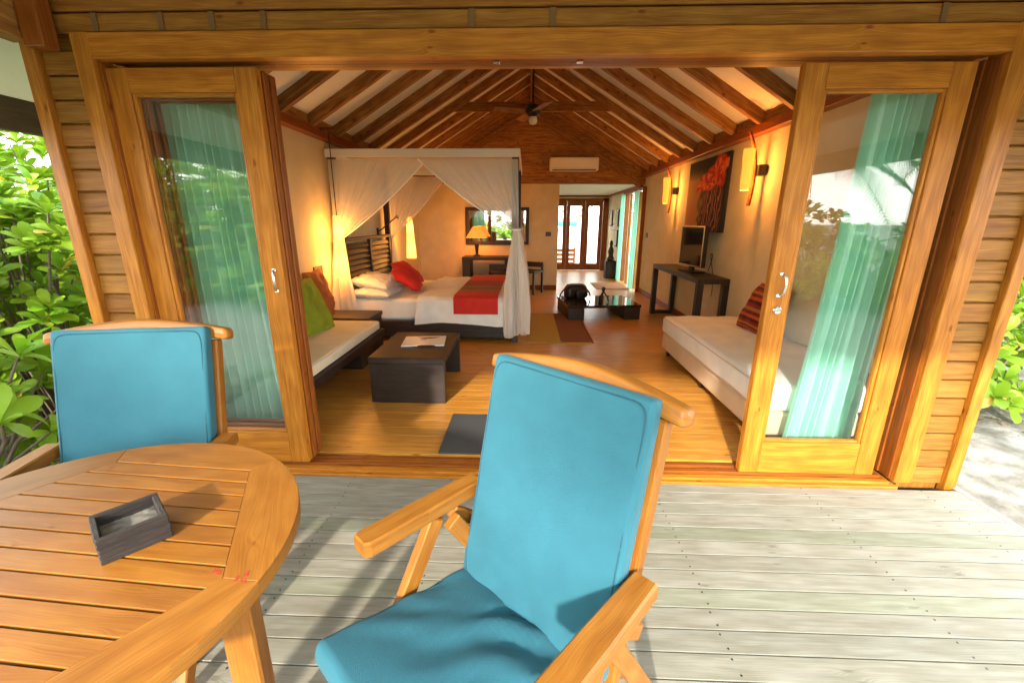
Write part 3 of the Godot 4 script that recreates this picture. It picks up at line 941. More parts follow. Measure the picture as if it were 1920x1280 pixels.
	part("lamp_shade", ts, M.shade_orange, tl)
	omni(Vector3(0, 0.46, 0), Color(1.0, 0.62, 0.26), 0.06, 0.04, tl)
	# low table with a bag and a small tripod
	var lt := thing("low_table", "long low dark table with shiny top in the passage, camera bag on it", "table", Vector3(1.10, FL, -4.45), 0.12)
	part("tabletop", one_box(Vector3(0, 0.20, 0), Vector3(1.10, 0.04, 0.86), 0.004), M.espresso_gloss if M.has("espresso_gloss") else M.espresso, lt)
	part("leg_panel", one_box(Vector3(0.42, 0.09, 0.0), Vector3(0.24, 0.178, 0.84), 0.004), M.espresso, lt)
	part("leg_panel", one_box(Vector3(-0.42, 0.09, 0.0), Vector3(0.24, 0.178, 0.84), 0.004), M.espresso, lt)
	var bg := thing("camera_bag", "black camera bag with a strap lying on the long low table", "bag", Vector3(0.78, FL + 0.222, -4.62), 0.3)
	var bb := MB.new()
	bb.cushion(Vector3(0, 0.10, 0), Vector3(0.36, 0.20, 0.20), 0.07, 0.035, Basis(), 1, 8, fine)
	bb.cushion(Vector3(0.05, 0.085, 0.115), Vector3(0.20, 0.13, 0.08), 0.035, 0.01, Basis(), 0, 4)
	part("body", bb, M.black, bg)
	var st := MB.new()
	var sp := []
	var sr := []
	for k in 17:
		var a := PI * k / 16.0
		sp.append(Vector3(-0.26 * cos(a) - 0.05, 0.02 + 0.20 * sin(a), 0.10))
		sr.append(0.012)
	st.tube(sp, sr, 6)
	part("strap", st, M.black, bg)
	var tr := thing("mini_tripod", "small black tripod standing on the low table right of the bag", "tripod", Vector3(1.16, FL + 0.222, -4.28))
	for k in 3:
		var lg := MB.new()
		var a := TAU * k / 3.0
		lg.tube([Vector3(0.09 * cos(a), 0.005, 0.09 * sin(a)), Vector3(0.06 * cos(a), 0.08, 0.06 * sin(a)), Vector3(0.0, 0.17, 0.0)], [0.012, 0.012, 0.012], 6)
		part("leg", lg, M.black, tr)
	var hd := MB.new()
	hd.cushion(Vector3(0, 0.20, 0), Vector3(0.05, 0.07, 0.05), 0.02, 0.0, Basis(), 0, 3)
	part("head", hd, M.black, tr)

func stool(called: String, label: String, at: Vector3, turn: float) -> void:
	var o := thing(called, label, "chair", at, turn)
	part("seat", one_box(Vector3(0, 0.44, 0), Vector3(0.42, 0.04, 0.42), 0.006), M.espresso, o)
	for x in [-0.18, 0.18]:
		part("leg", one_box(Vector3(x, 0.21, 0.18), Vector3(0.04, 0.42, 0.04), 0.004), M.espresso, o)
		part("leg", one_box(Vector3(x, 0.29, -0.19), Vector3(0.04, 0.58, 0.04), 0.004), M.espresso, o)
	part("backrest", one_box(Vector3(0, 0.56, -0.19), Vector3(0.40, 0.10, 0.025), 0.004), M.espresso, o)

func sconce(at: Vector3, label: String) -> void:
	var o := thing("wall_lamp", label, "wall lamp", at)
	part("bracket", one_box(Vector3(-0.045, 0, 0), Vector3(0.09, 0.10, 0.10), 0.005), M.espresso, o)
	var mb := wb(0.05)
	var prev := Vector3.ZERO
	for k in 17:
		var f := k / 16.0
		var p := Vector3(-0.098 - 0.10 * pow(maxf(0.0, (f - 0.45) / 0.55), 2.0) - 0.02 * pow(maxf(0.0, (0.45 - f) / 0.45), 2.0), -0.33 + 0.68 * f, 0.0)
		if k > 0: mb.bar(prev, p, 0.045 - 0.02 * f, 0.022, Vector3.LEFT, 0.003)
		prev = p
	part("stem", mb, M.redwood, o)
	var s := MB.new()
	var pr := []
	for k in 9:
		var f := k / 8.0
		pr.append(Vector2(0.038 + 0.013 * sin(f * PI * 0.5) + 0.003 * sin(f * 9.0), -0.185 + 0.38 * f))
	s.lathe(pr, 20, Vector3(-0.178, 0, 0.0))
	part("lamp_shade", s, M.sconce, o)
	omni(Vector3(-0.178, 0.08, 0), Color(1.0, 0.66, 0.30), 0.040, 0.035, o)
	omni(Vector3(-0.178, -0.12, 0), Color(1.0, 0.66, 0.30), 0.040, 0.035, o)

func pendant(at: Vector3, hang: float, label: String) -> void:
	var o := thing("pendant_lamp", label, "pendant lamp", at)
	var cd := MB.new()
	cd.tube([Vector3(0, 0.65, 0), Vector3(0, hang - at.y, 0)], [0.005, 0.005], 6)
	part("cord", cd, M.black, o)
	part("hook_bar", one_box(Vector3(-0.06, hang - at.y, 0), Vector3(0.26, 0.03, 0.03), 0.003), M.redwood, o)
	for h in 2:
		var s := MB.new()
		var y0 := 0.33 * h
		var r0 := lerpf(0.082, 0.040, y0 / 0.66)
		var r1 := lerpf(0.082, 0.040, (y0 + 0.329) / 0.66)
		s.lathe([Vector2(r0, y0), Vector2(r1, y0 + 0.329)], 24)
		part("lamp_shade", s, M.shade, o)
		omni(Vector3(0, y0 + 0.165, 0), Color(1.0, 0.66, 0.30), 0.040, 0.03, o)
	var ring := MB.new()
	ring.lathe([Vector2(0.0, 0.662), Vector2(0.040, 0.662), Vector2(0.041, 0.655)], 20)
	part("cap", ring, M.shade, o)

func drape(label: String, ta: Vector3, tb: Vector3, ga: Vector3, spread: Vector3, sag: float, pleats: float, nd: Vector3, foot: float, called := "net_curtain") -> void:
	var o := thing(called, label, "mosquito net")
	var mb := MB.new()
	var g := []
	for i in 25:
		var f := i / 24.0
		var row := []
		for j in 81:
			var s := j / 80.0
			var top := ta.lerp(tb, s)
			var bot := ga + spread * (s - 0.5)
			var p := top.lerp(bot, f)
			p.y -= sag * sin(f * PI) * s
			p += nd * (0.016 * sin(s * pleats * TAU) + 0.007 * sin(s * pleats * 2.7 * TAU + 1.0)) * (0.25 + 0.75 * f)
			row.append(p)
		g.append(row)
	mb.patch(g, 1, 1)
	part("drape", mb, M.net, o)
	var hem := []
	var hr := []
	for i in 25:
		hem.append(g[i][80]); hr.append(0.007)
	var hm := MB.new()
	hm.tube(hem, hr, 6)
	part("hem", hm, M.band, o)
	# the gathered tail below the tie
	var tail := MB.new()
	g = []
	for i in 25:
		var f := i / 24.0
		var row := []
		var rr := 0.035 + 0.10 * pow(sin(minf(1.0, f * 1.15) * PI * 0.55), 1.4)
		for j in 97:
			var a := TAU * j / 96.0
			var k := 1.0 + 0.16 * sin(a * 9.0 + f * 2.0) + 0.08 * sin(a * 17.0 + 1.0 + f)
			row.append(Vector3(ga.x + cos(a) * rr * k * (1.0 if nd.z != 0.0 else 0.6), lerpf(ga.y + 0.03, foot + 0.04 * sin(a * 2.0), f), ga.z + sin(a) * rr * k * 0.75 + 0.03 * f))
		g.append(row)
	tail.patch(g, 1, 1)
	part("tail", tail, M.net, o)
	var tie := MB.new()
	var tp := []
	var trr := []
	for k in 17:
		var a := TAU * k / 16.0
		tp.append(ga + Vector3(cos(a) * 0.045, 0.01, sin(a) * 0.045)); trr.append(0.008)
	tie.tube(tp, trr, 6, false)
	part("tie", tie, M.band, o)

func bed() -> void:
	var z0 := -2.74      # near side
	var z1 := -4.62
	var x0 := -2.2
	var x1 := -0.10
	var zc := (z0 + z1) * 0.5
	var b := thing("four_poster_bed", "dark four poster bed with a white canopy band and net", "bed", Vector3((x0 + x1) * 0.5, FL, zc))
	var hw := (x1 - x0) * 0.5
	var hd := (z0 - z1) * 0.5
	for s in [-1, 1]:
		part("side_rail", one_box(Vector3(0, 0.15, s * (hd - 0.03)), Vector3(hw * 2.0 - 0.1, 0.20, 0.05), 0.004), M.espresso, b)
		for e in [-1, 1]:
			part("post", one_box(Vector3(e * (hw - 0.04), 1.06, s * (hd - 0.04)), Vector3(0.075, 2.12, 0.075), 0.005), M.espresso, b)
	part("foot_rail", one_box(Vector3(hw - 0.03, 0.15, 0), Vector3(0.05, 0.20, hd * 2.0 - 0.1), 0.004), M.espresso, b)
	part("platform", one_box(Vector3(0, 0.22, 0), Vector3(hw * 2.0 - 0.14, 0.04, hd * 2.0 - 0.14), 0.003), M.espresso, b)
	var hbd := MB.new()
	hbd.box(Vector3(-hw + 0.02, 0.62, 0), Vector3(0.02, 1.0, hd * 2.0 - 0.16), 0.0)
	var hb := part("headboard", hbd, M.espresso, b)
	for k in 11:
		for s in [-1, 1]:
			part("slat", one_box(Vector3(-hw + 0.055, 0.42 + k * 0.068, s * (hd * 0.5 - 0.03)), Vector3(0.014, 0.06, hd - 0.14), 0.003, Basis(Vector3.BACK, 0.45)), M.espresso, hb)
	for z in [-hd + 0.11, 0.0, hd - 0.11]:
		part("stile", one_box(Vector3(-hw + 0.058, 0.68, z), Vector3(0.045, 0.98, 0.05), 0.004), M.espresso, hb)
	part("cap_rail", one_box(Vector3(-hw + 0.058, 1.185, 0), Vector3(0.07, 0.04, hd * 2.0 - 0.18), 0.004), M.espresso, hb)
	# canopy band
	for s in [-1, 1]:
		part("canopy_band", one_box(Vector3(0, 2.105, s * (hd + 0.006)), Vector3(hw * 2.0 + 0.02, 0.085, 0.012), 0.003), M.band, b)
		part("canopy_band", one_box(Vector3(s * (hw + 0.006), 2.105, 0), Vector3(0.012, 0.085, hd * 2.0), 0.003), M.band, b)
	var roof := MB.new()
	roof.box(Vector3(0, 2.135, 0), Vector3(hw * 2.0, 0.004, hd * 2.0), 0.0)
	part("canopy_sheet", roof, M.net, b)
	var mm := MB.new()
	mm.cushion(Vector3(-0.02, 0.37, 0), Vector3(hw * 2.0 - 0.16, 0.26, hd * 2.0 - 0.12), 0.05, 0.012)
	part("mattress", mm, M.linen, b)
	# duvet over the foot half, falling over the near side
	var dv := MB.new()
	if true:
		var g := []
		var zn := z0 + 0.035
		var zfar := z1 - 0.035
		for i in 61:
			var f := i / 60.0
			var row := []
			var L := f * 2.62       # path: up near side, across, down far side
			for j in 41:
				var s := j / 40.0
				var x := lerpf(-1.32 + 0.05 * sin(L * 3.0), -0.165, s)
				var wv := 0.010 * fine.get_noise_2d(x * 420.0, L * 420.0) + 0.008 * sin(x * 14.0 + L)
				var p := Vector3.ZERO
				if L < 0.30: p = Vector3(x, 0.255 + L + 0.02 * sin(x * 5.0), zn + 0.012 + 0.02 * (0.30 - L) + wv * 1.5)
				elif L < 2.32:
					var h := (L - 0.30) / 2.02
					var rd := 0.05 * pow(clampf(1.0 - minf(h, 1.0 - h) * 22.0, 0.0, 1.0), 2.0)
					p = Vector3(x, 0.575 - rd + wv, lerpf(zn + 0.012, zfar - 0.012, h))
				else: p = Vector3(x, 0.555 - (L - 2.32), zfar - 0.02 + wv)
				row.append(p)
			g.append(row)
		dv.patch(g, 1.2, 2.6)
	single("duvet", dv, M.linen, "white duvet covering the foot half of the bed", "duvet")
	# runner
	var rn := thing("bed_runner", "red bed runner with olive stripes across the foot of the bed", "bed runner")
	for q in [[0.0, 0.62, M.red, "red_end"], [0.62, 0.78, M.olive, "stripe"], [0.78, 0.92, M.dkred, "stripe"], [0.92, 1.10, M.olive, "stripe"], [1.10, 1.60, M.dkred, "stripe"], [1.60, 2.30, M.red, "red_end"]]:
		var g2 := []
		var nr := 16
		for i in nr + 1:
			var L: float = lerpf(q[0], q[1], float(i) / nr)
			var row := []
			for j in 9:
				var x := lerpf(-0.85, -0.33, j / 8.0)
				var zn := z0 + 0.035
				if L < 0.20: row.append(Vector3(x, 0.385 + L, zn + 0.034 + 0.012 * (0.20 - L)))
				else:
					var h := (L - 0.20) / 2.02
					var rd := 0.05 * pow(clampf(1.0 - h * 22.0, 0.0, 1.0), 2.0)
					row.append(Vector3(x, 0.592 - rd + 0.004 * sin(x * 20.0), lerpf(zn + 0.03, z1 - 0.05, h)))
			g2.append(row)
		var rm := MB.new()
		rm.patch(g2, 0.5, q[1] - q[0])
		part(q[3], rm, q[2], rn)
	# pillows
	for q in [[Vector3(-1.86, 0.585, -3.08), 0.06, "lower white pillow of the pair at the near side of the headboard"], [Vector3(-1.87, 0.70, -3.10), 0.20, "upper white pillow of the pair, tilted against the headboard"], [Vector3(-1.88, 0.60, -4.05), 0.08, "white pillow at the far side of the headboard"]]:
		var pm := MB.new()
		pm.pillow(0.46, 0.66, 0.17, Transform3D(Basis(Vector3.BACK, -q[1])), 0.05, fine)
		single("pillow", pm, M.linen, q[2], "pillow", q[0])
	for q in [[Vector3(-1.52, 0.72, -3.22), 0.62, 0.15, "front red cushion leaning on the white pillows"], [Vector3(-1.62, 0.75, -3.62), 0.75, -0.1, "rear red cushion beyond the front one on the bed"]]:
		var pm := MB.new()
		pm.pillow(0.42, 0.42, 0.15, Transform3D(Basis(Vector3.UP, q[2]) * Basis(Vector3.BACK, -q[1])), 0.03, fine)
		single("cushion", pm, M.red, q[3], "cushion", q[0])
	# the net: near and far sides parted and tied to the posts
	var cx := -1.14
	drape("left near panel of the white bed net tied back to the headboard post", Vector3(x0 + 0.02, 2.07, z0 + 0.02), Vector3(cx + 0.05, 2.07, z0 + 0.02), Vector3(x0 + 0.05, 1.20, z0 + 0.03), Vector3(0.05, 0.03, 0), 0.05, 8.0, Vector3(0, 0, 1), 0.12)
	drape("right near panel of the white bed net tied back to the foot post", Vector3(x1 - 0.01, 2.07, z0 + 0.03), Vector3(cx - 0.05, 2.07, z0 + 0.03), Vector3(x1 - 0.02, 1.33, z0 + 0.05), Vector3(-0.05, 0.03, 0), 0.06, 8.0, Vector3(0, 0, 1), 0.16)
	drape("left far panel of the white bed net tied to the far headboard post", Vector3(x0 + 0.02, 2.07, z1 - 0.02), Vector3(cx - 0.1, 2.07, z1 - 0.02), Vector3(x0 + 0.06, 1.17, z1 - 0.02), Vector3(0.05, 0.03, 0), 0.05, 7.0, Vector3(0, 0, 1), 0.12)
	drape("right far panel of the white bed net tied to the far foot post", Vector3(x1 - 0.01, 2.07, z1 - 0.02), Vector3(cx - 0.15, 2.07, z1 - 0.02), Vector3(x1 - 0.02, 1.30, z1 - 0.02), Vector3(-0.05, 0.03, 0), 0.05, 7.0, Vector3(0, 0, 1), 0.12)
	# bedside table and reading lamps
	var ns := thing("bedside_table", "low dark bedside table under the near pendant lamp", "bedside table", Vector3(-1.94, FL, -2.37))
	part("tabletop", one_box(Vector3(0, 0.385, 0), Vector3(0.56, 0.045, 0.44), 0.004), M.espresso, ns)
	for s in [-1, 1]:
		part("leg_panel", one_box(Vector3(0.25 * s, 0.18, 0), Vector3(0.045, 0.36, 0.40), 0.004), M.espresso, ns)
	part("shelf", one_box(Vector3(0, 0.10, 0), Vector3(0.45, 0.03, 0.40), 0.003), M.espresso, ns)
	for q in [[-3.18, "black swing arm reading lamp above the near half of the headboard"], [-4.35, "black swing arm reading lamp above the far half of the headboard"]]:
		var rl := thing("reading_lamp", q[1], "reading lamp", Vector3(XL, 1.28, q[0]))
		part("wall_plate", one_box(Vector3(0.01, 0, 0), Vector3(0.02, 0.10, 0.06), 0.003), M.black, rl)
		var am := MB.new()
		am.tube([Vector3(0.02, 0, 0), Vector3(0.06, 0.02, 0), Vector3(0.30, 0.20, 0.02)], [0.008, 0.009, 0.009], 8)
		part("arm", am, M.black, rl)
		var hm := MB.new()
		hm.tube([Vector3(0.28, 0.195, 0.02), Vector3(0.31, 0.21, 0.02), Vector3(0.35, 0.20, 0.02)], [0.010, 0.022, 0.024], 10)
		part("lamp_head", hm, M.steel, rl)

func stripes_tex() -> ImageTexture:
	var im := Image.create(128, 64, false, Image.FORMAT_RGB8)
	var cs := [Color(0.55, 0.12, 0.05), Color(0.30, 0.07, 0.04), Color(0.72, 0.30, 0.12), Color(0.45, 0.08, 0.05), Color(0.62, 0.42, 0.18)]
	for x in 128:
		var k := int(x / 6) % 5
		for y in 64: im.set_pixel(x, y, cs[k])
	return ImageTexture.create_from_image(im)

func magazine_tex() -> ImageTexture:
	var im := Image.create(180, 150, false, Image.FORMAT_RGB8)
	im.fill(Color(0.86, 0.84, 0.80))
	for x in 180:
		for y in 150:
			var u := x / 180.0
			var v := y / 150.0
			var c1 := 0.30 + 0.18 * sin((u - 0.2) * 4.0)
			if u > 0.3 and u < 0.85 and absf(v - c1) < 0.07 * sin((u - 0.3) / 0.55 * PI) + 0.012: im.set_pixel(x, y, Color(0.07, 0.08, 0.12))
			if pow((u - 0.46) / 0.08, 2.0) + pow((v - 0.62) / 0.06, 2.0) < 1.0: im.set_pixel(x, y, Color(0.12, 0.30, 0.62))
	return ImageTexture.create_from_image(im)

func painting_tex() -> ImageTexture:
	var w := 360
	var h := 260
	var im := Image.create(w, h, false, Image.FORMAT_RGB8)
	var nz := FastNoiseLite.new(); nz.seed = 12; nz.frequency = 0.02; nz.fractal_octaves = 4
	for y in h:
		for x in w:
			var u := float(x) / w
			var v := float(y) / h
			var a := nz.get_noise_2d(x, y)
			var c := Color(0.06, 0.05, 0.05).lerp(Color(0.74, 0.47, 0.20), clampf((0.56 - u) * 4.0 + a * 0.6, 0.0, 1.0) * clampf(v * 6.0 - 0.6, 0.0, 1.0))
			# stems: a sheaf of pale, red and dark streaks
			var cx := 0.66 + 0.05 * sin(v * 3.0) + 0.02 * a
			var wd := 0.27 - 0.06 * (1.0 - v)
			if absf(u - cx) < wd and v > 0.30:
				var s := sin((u - cx) * 120.0 + 7.0 * nz.get_noise_2d(x * 0.6, y * 0.25) + v * 6.0)
				var st := Color(0.34, 0.06, 0.03).lerp(Color(0.80, 0.52, 0.34), clampf(s * 1.3 - 0.35, 0.0, 1.0))
				st = st.lerp(Color(0.09, 0.04, 0.03), clampf(-s * 1.2 - 0.3 + a, 0.0, 1.0))
				c = c.lerp(st, clampf((wd - absf(u - cx)) * 22.0, 0.0, 1.0) * clampf((v - 0.30) * 7.0, 0.0, 1.0))
			# blooms: three ragged red shapes
			for q in [[0.74, 0.22, 0.24, 0.20], [0.48, 0.34, 0.25, 0.13], [0.90, 0.15, 0.10, 0.15]]:
				var dx: float = (u - q[0]) / q[2]
				var dy: float = (v - q[1]) / q[3]
				var an := atan2(dy, dx)
				var rr := sqrt(dx * dx + dy * dy) + 0.22 * sin(an * 3.0 + q[0] * 20.0) + 0.3 * a
				if rr < 1.0: c = c.lerp(Color(0.74, 0.13, 0.06).lerp(Color(0.95, 0.45, 0.16), clampf(0.5 + 1.4 * a + 0.3 * sin(an * 9.0), 0.0, 1.0)), clampf((1.0 - rr) * 5.0, 0.0, 1.0))
			im.set_pixel(x, y, c)
	return ImageTexture.create_from_image(im)

func daybeds() -> void:
	var l := thing("daybed", "low dark platform daybed with a cream mattress along the left wall", "daybed", Vector3(-1.87, FL, -1.23))
	part("platform", one_box(Vector3(0.005, 0.275, 0), Vector3(0.74, 0.07, 1.82), 0.004), M.espresso, l)
	for z in [-0.62, 0.62]:
		part("leg_block", one_box(Vector3(-0.02, 0.12, z), Vector3(0.60, 0.24, 0.30), 0.004), M.espresso, l)
	var mm := MB.new()
	mm.cushion(Vector3(-0.01, 0.355, 0), Vector3(0.70, 0.088, 1.76), 0.028, 0.012)
	part("mattress", mm, M.cream, l)
	var pp := MB.new()
	for y in [0.325, 0.388]:
		var ps := []
		var rs := []
		for k in 41:
			var z := lerpf(-0.85, 0.85, k / 40.0)
			ps.append(Vector3(0.338, y, z)); rs.append(0.004)
		pp.tube(ps, rs, 6)
	part("piping", pp, M.linen, l)
	var gc := MB.new()
	gc.pillow(0.56, 0.50, 0.17, Transform3D(), 0.04, fine)
	var g := single("cushion", gc, M.lime, "lime green square cushion leaning on the left wall over the daybed", "cushion", Vector3(-2.03, FL + 0.62, -1.62))
	g.basis = Basis(Vector3.UP, -0.15) * Basis(Vector3.BACK, -1.15)
	var oc := MB.new()
	oc.pillow(0.50, 0.44, 0.15, Transform3D(), 0.04, fine)
	var g2 := single("cushion", oc, M.orange, "rust coloured cushion behind the lime green one on the daybed", "cushion", Vector3(-2.10, FL + 0.68, -2.03))
	g2.basis = Basis(Vector3.UP, 0.1) * Basis(Vector3.BACK, -1.35)
	var r := thing("divan_bed", "single divan bed with a white mattress along the right wall", "daybed", Vector3(1.89, FL, -1.36))
	var bb := MB.new()
	bb.cushion(Vector3(0, 0.155, 0), Vector3(0.80, 0.17, 2.04), 0.03, 0.0)
	part("base", bb, M.boxbase, r)
	var rm := MB.new()
	rm.cushion(Vector3(0, 0.335, 0), Vector3(0.82, 0.185, 2.08), 0.045, 0.015, Basis(), 3)
	part("mattress", rm, M.linen, r)
	var sm := MB.new()
	for y in [0.262, 0.408]:
		var ps := []
		var rs := []
		for k in 41:
			ps.append(Vector3(-0.405, y, lerpf(-0.99, 0.99, k / 40.0))); rs.append(0.004)
		sm.tube(ps, rs, 6)
	part("piping", sm, M.boxbase, r)
	for z in [-0.92, 0.0, 0.92]:
		for x in [-0.35, 0.35]:
			var cs := MB.new()
			cs.tube([Vector3(x - 0.012, 0.028, z), Vector3(x + 0.012, 0.028, z)], [0.028, 0.028], 12)
			cs.tube([Vector3(x, 0.03, z), Vector3(x, 0.075, z)], [0.012, 0.012], 8)
			part("caster", cs, M.black, r)
	var sc := MB.new()
	sc.pillow(0.46, 0.46, 0.16, Transform3D(), 0.03, fine)
	var sm2 := mat(Color(1, 1, 1), 0.9, stripes_tex(), Vector2(0.46, 0.46))
	var s := single("cushion", sc, sm2, "rust and orange striped cushion leaning on the right wall over the divan", "cushion", Vector3(2.15, FL + 0.64, -1.72))
	s.basis = Basis(Vector3.BACK, 1.15)

# ---------------------------------------------------------------- hall beyond the bedroom
func hallway() -> void:
	var hc := MB.new()
	hc.box(Vector3(1.45, 2.20, -8.93), Vector3(1.9, 0.1, 3.76), 0.0)
	part("hall_ceiling", hc, M.ceiling, house)
	part("cornice", one_box(Vector3(2.29, 2.125, -8.93), Vector3(0.05, 0.05, 3.72), 0.003), M.redwood, house)
	part("cornice", one_box(Vector3(1.45, 2.125, -10.74), Vector3(1.7, 0.05, 0.05), 0.003), M.redwood, house)
	# far doors: frame, three leaves with tall panes
	var zf := -10.78
	part("end_wall", one_box(Vector3(1.48, 2.10, zf - 0.02), Vector3(1.75, 0.10, 0.10), 0.0), M.wall, house)
	var xs := [0.66, 1.13, 1.66, 2.16]
	for k in 3:
		var o := Node3D.new()
		o.name = "french_door"
		house.add_child(o, true)
		var a: float = xs[k] + 0.0
		var b: float = xs[k + 1]
		var sw := 0.105
		for x in [a + sw * 0.5, b - sw * 0.5]:
			part("stile", one_box(Vector3(x, 1.02, zf), Vector3(sw - 0.004, 1.96, 0.05), 0.004), M.redwood, o)
		part("rail", one_box(Vector3((a + b) * 0.5, 1.925, zf), Vector3(b - a - 2 * sw, 0.15, 0.046), 0.003), M.redwood, o)
		part("rail", one_box(Vector3((a + b) * 0.5, 0.135, zf), Vector3(b - a - 2 * sw, 0.19, 0.046), 0.003), M.redwood, o)
		var s := MB.new()
		s.quad(Vector3(a + sw, 0.23, zf), Vector3(b - sw, 0.23, zf), Vector3(b - sw, 1.85, zf), Vector3(a + sw, 1.85, zf), Vector3.BACK, Vector2.ZERO, Vector2.RIGHT, Vector2.ONE, Vector2.DOWN)
		part("glass_pane", s, M.glass, o)
	part("hall_door_frame", one_box(Vector3(2.24, 1.05, zf), Vector3(0.15, 2.04, 0.09), 0.004), M.redwood, house)
	part("hall_door_frame", one_box(Vector3(1.45, 2.03, zf), Vector3(1.7, 0.06, 0.09), 0.004), M.redwood, house)
	# side door with curtains
	for z in [-6.75, -8.49]:
		part("side_door_frame", one_box(Vector3(XR, 1.05, z), Vector3(0.14, 2.06, 0.06), 0.004), M.redwood, house)
	part("side_door_frame", one_box(Vector3(XR, 2.07, -7.62), Vector3(0.14, 0.05, 1.72), 0.004), M.redwood, house)
	for z in [-7.22, -7.62, -8.02]:
		part("side_door_stile", one_box(Vector3(XR + 0.01, 1.03, z), Vector3(0.05, 2.0, 0.09), 0.004), M.teak, house)
	for q in [[-7.02, "narrow teal curtain at the near end of the hall side door"], [-8.30, "narrow teal curtain at the far end of the hall side door"]]:
		var mb := MB.new()
		var g := []
		for i in 9:
			var row := []
			for j in 41:
				var s := j / 40.0
				row.append(Vector3(0.025 * sin(s * 5.0 * TAU) , lerpf(0.0, 1.96, i / 8.0), (s - 0.5) * 0.34))
			g.append(row)
		mb.patch(g, 1, 2)
		single("hall_curtain", mb, M.sheer, q[1], "curtain", Vector3(2.20, FL + 0.03, q[0]))
	for q in [[Vector3(2.30, 1.52, -9.35), 0.42, 0.36, "upper framed picture on the hall wall past the side door"], [Vector3(2.30, 1.02, -9.35), 0.42, 0.36, "lower framed picture on the hall wall, hung beneath the other"], [Vector3(2.30, 1.52, -10.15), 0.42, 0.30, "framed picture on the hall wall nearest the glazed end doors"]]:
		var p := thing("framed_picture", q[3], "picture", q[0])
		part("frame", one_box(Vector3.ZERO, Vector3(0.03, q[1], q[2]), 0.003), M.black, p)
		part("print", one_box(Vector3(-0.0165, 0, 0), Vector3(0.004, q[1] - 0.06, q[2] - 0.06), 0.001), M.cream, p)
	var sx := thing("carved_figure", "tall dark carved figure on a pedestal beside the hall side door", "sculpture", Vector3(2.12, FL, -8.95))
	part("pedestal", one_box(Vector3(0, 0.22, 0), Vector3(0.26, 0.44, 0.26), 0.005), M.espresso, sx)
	var fg := MB.new()
	fg.lathe([Vector2(0.0, 0.44), Vector2(0.08, 0.44), Vector2(0.09, 0.50), Vector2(0.055, 0.58), Vector2(0.075, 0.68), Vector2(0.05, 0.76), Vector2(0.03, 0.80), Vector2(0.045, 0.86), Vector2(0.03, 0.93), Vector2(0, 0.95)], 14)
	part("figure", fg, M.espresso, sx)
	var hm := MB.new()
	hm.box(Vector3(0, 0.006, 0), Vector3(0.7, 0.012, 1.0), 0.003)
	single("hall_mat", hm, M.rug_b, "thin mat on the hall floor beside the side door", "mat", Vector3(1.85, FL, -7.5))
	# courtyard outside the far doors
	var gw := thing("garden_wall", "white rendered courtyard wall beyond the far glazed doors", "wall", Vector3(1.5, -0.16, -14.0))
	var wb1 := MB.new()
	wb1.box(Vector3(0, 0.82, 0), Vector3(9.0, 1.66, 0.2), 0.01)
	part("wall_face", wb1, M.white, gw)
	part("coping", one_box(Vector3(0, 1.68, 0), Vector3(9.1, 0.06, 0.28), 0.01), M.white, gw)
	var um := thing("folded_awning", "turquoise awning in the courtyard seen through the far doors", "awning", Vector3(1.2, -0.16, -13.2))
	var ub := MB.new()
	ub.cushion(Vector3(0, 1.52, 0), Vector3(1.0, 0.16, 0.5), 0.06, 0.0, Basis(), 0, 4)
	part("cloth", ub, M.turq, um)
	for s in [-1, 1]:
		part("pole", one_box(Vector3(0.45 * s, 0.74, 0), Vector3(0.05, 1.46, 0.05), 0.003), M.white, um)
	var bn := thing("courtyard_bench", "slatted wooden bench in the courtyard beyond the far doors", "bench", Vector3(1.12, -0.16, -12.4))
	for k in 4:
		part("slat", one_box(Vector3(0, 0.25 + k * 0.14, 0.12), Vector3(0.9, 0.09, 0.03), 0.003), M.redwood, bn)
	for s in [-1, 1]:
		part("leg", one_box(Vector3(0.44 * s, 0.38, 0.06), Vector3(0.06, 0.76, 0.08), 0.003), M.redwood, bn)

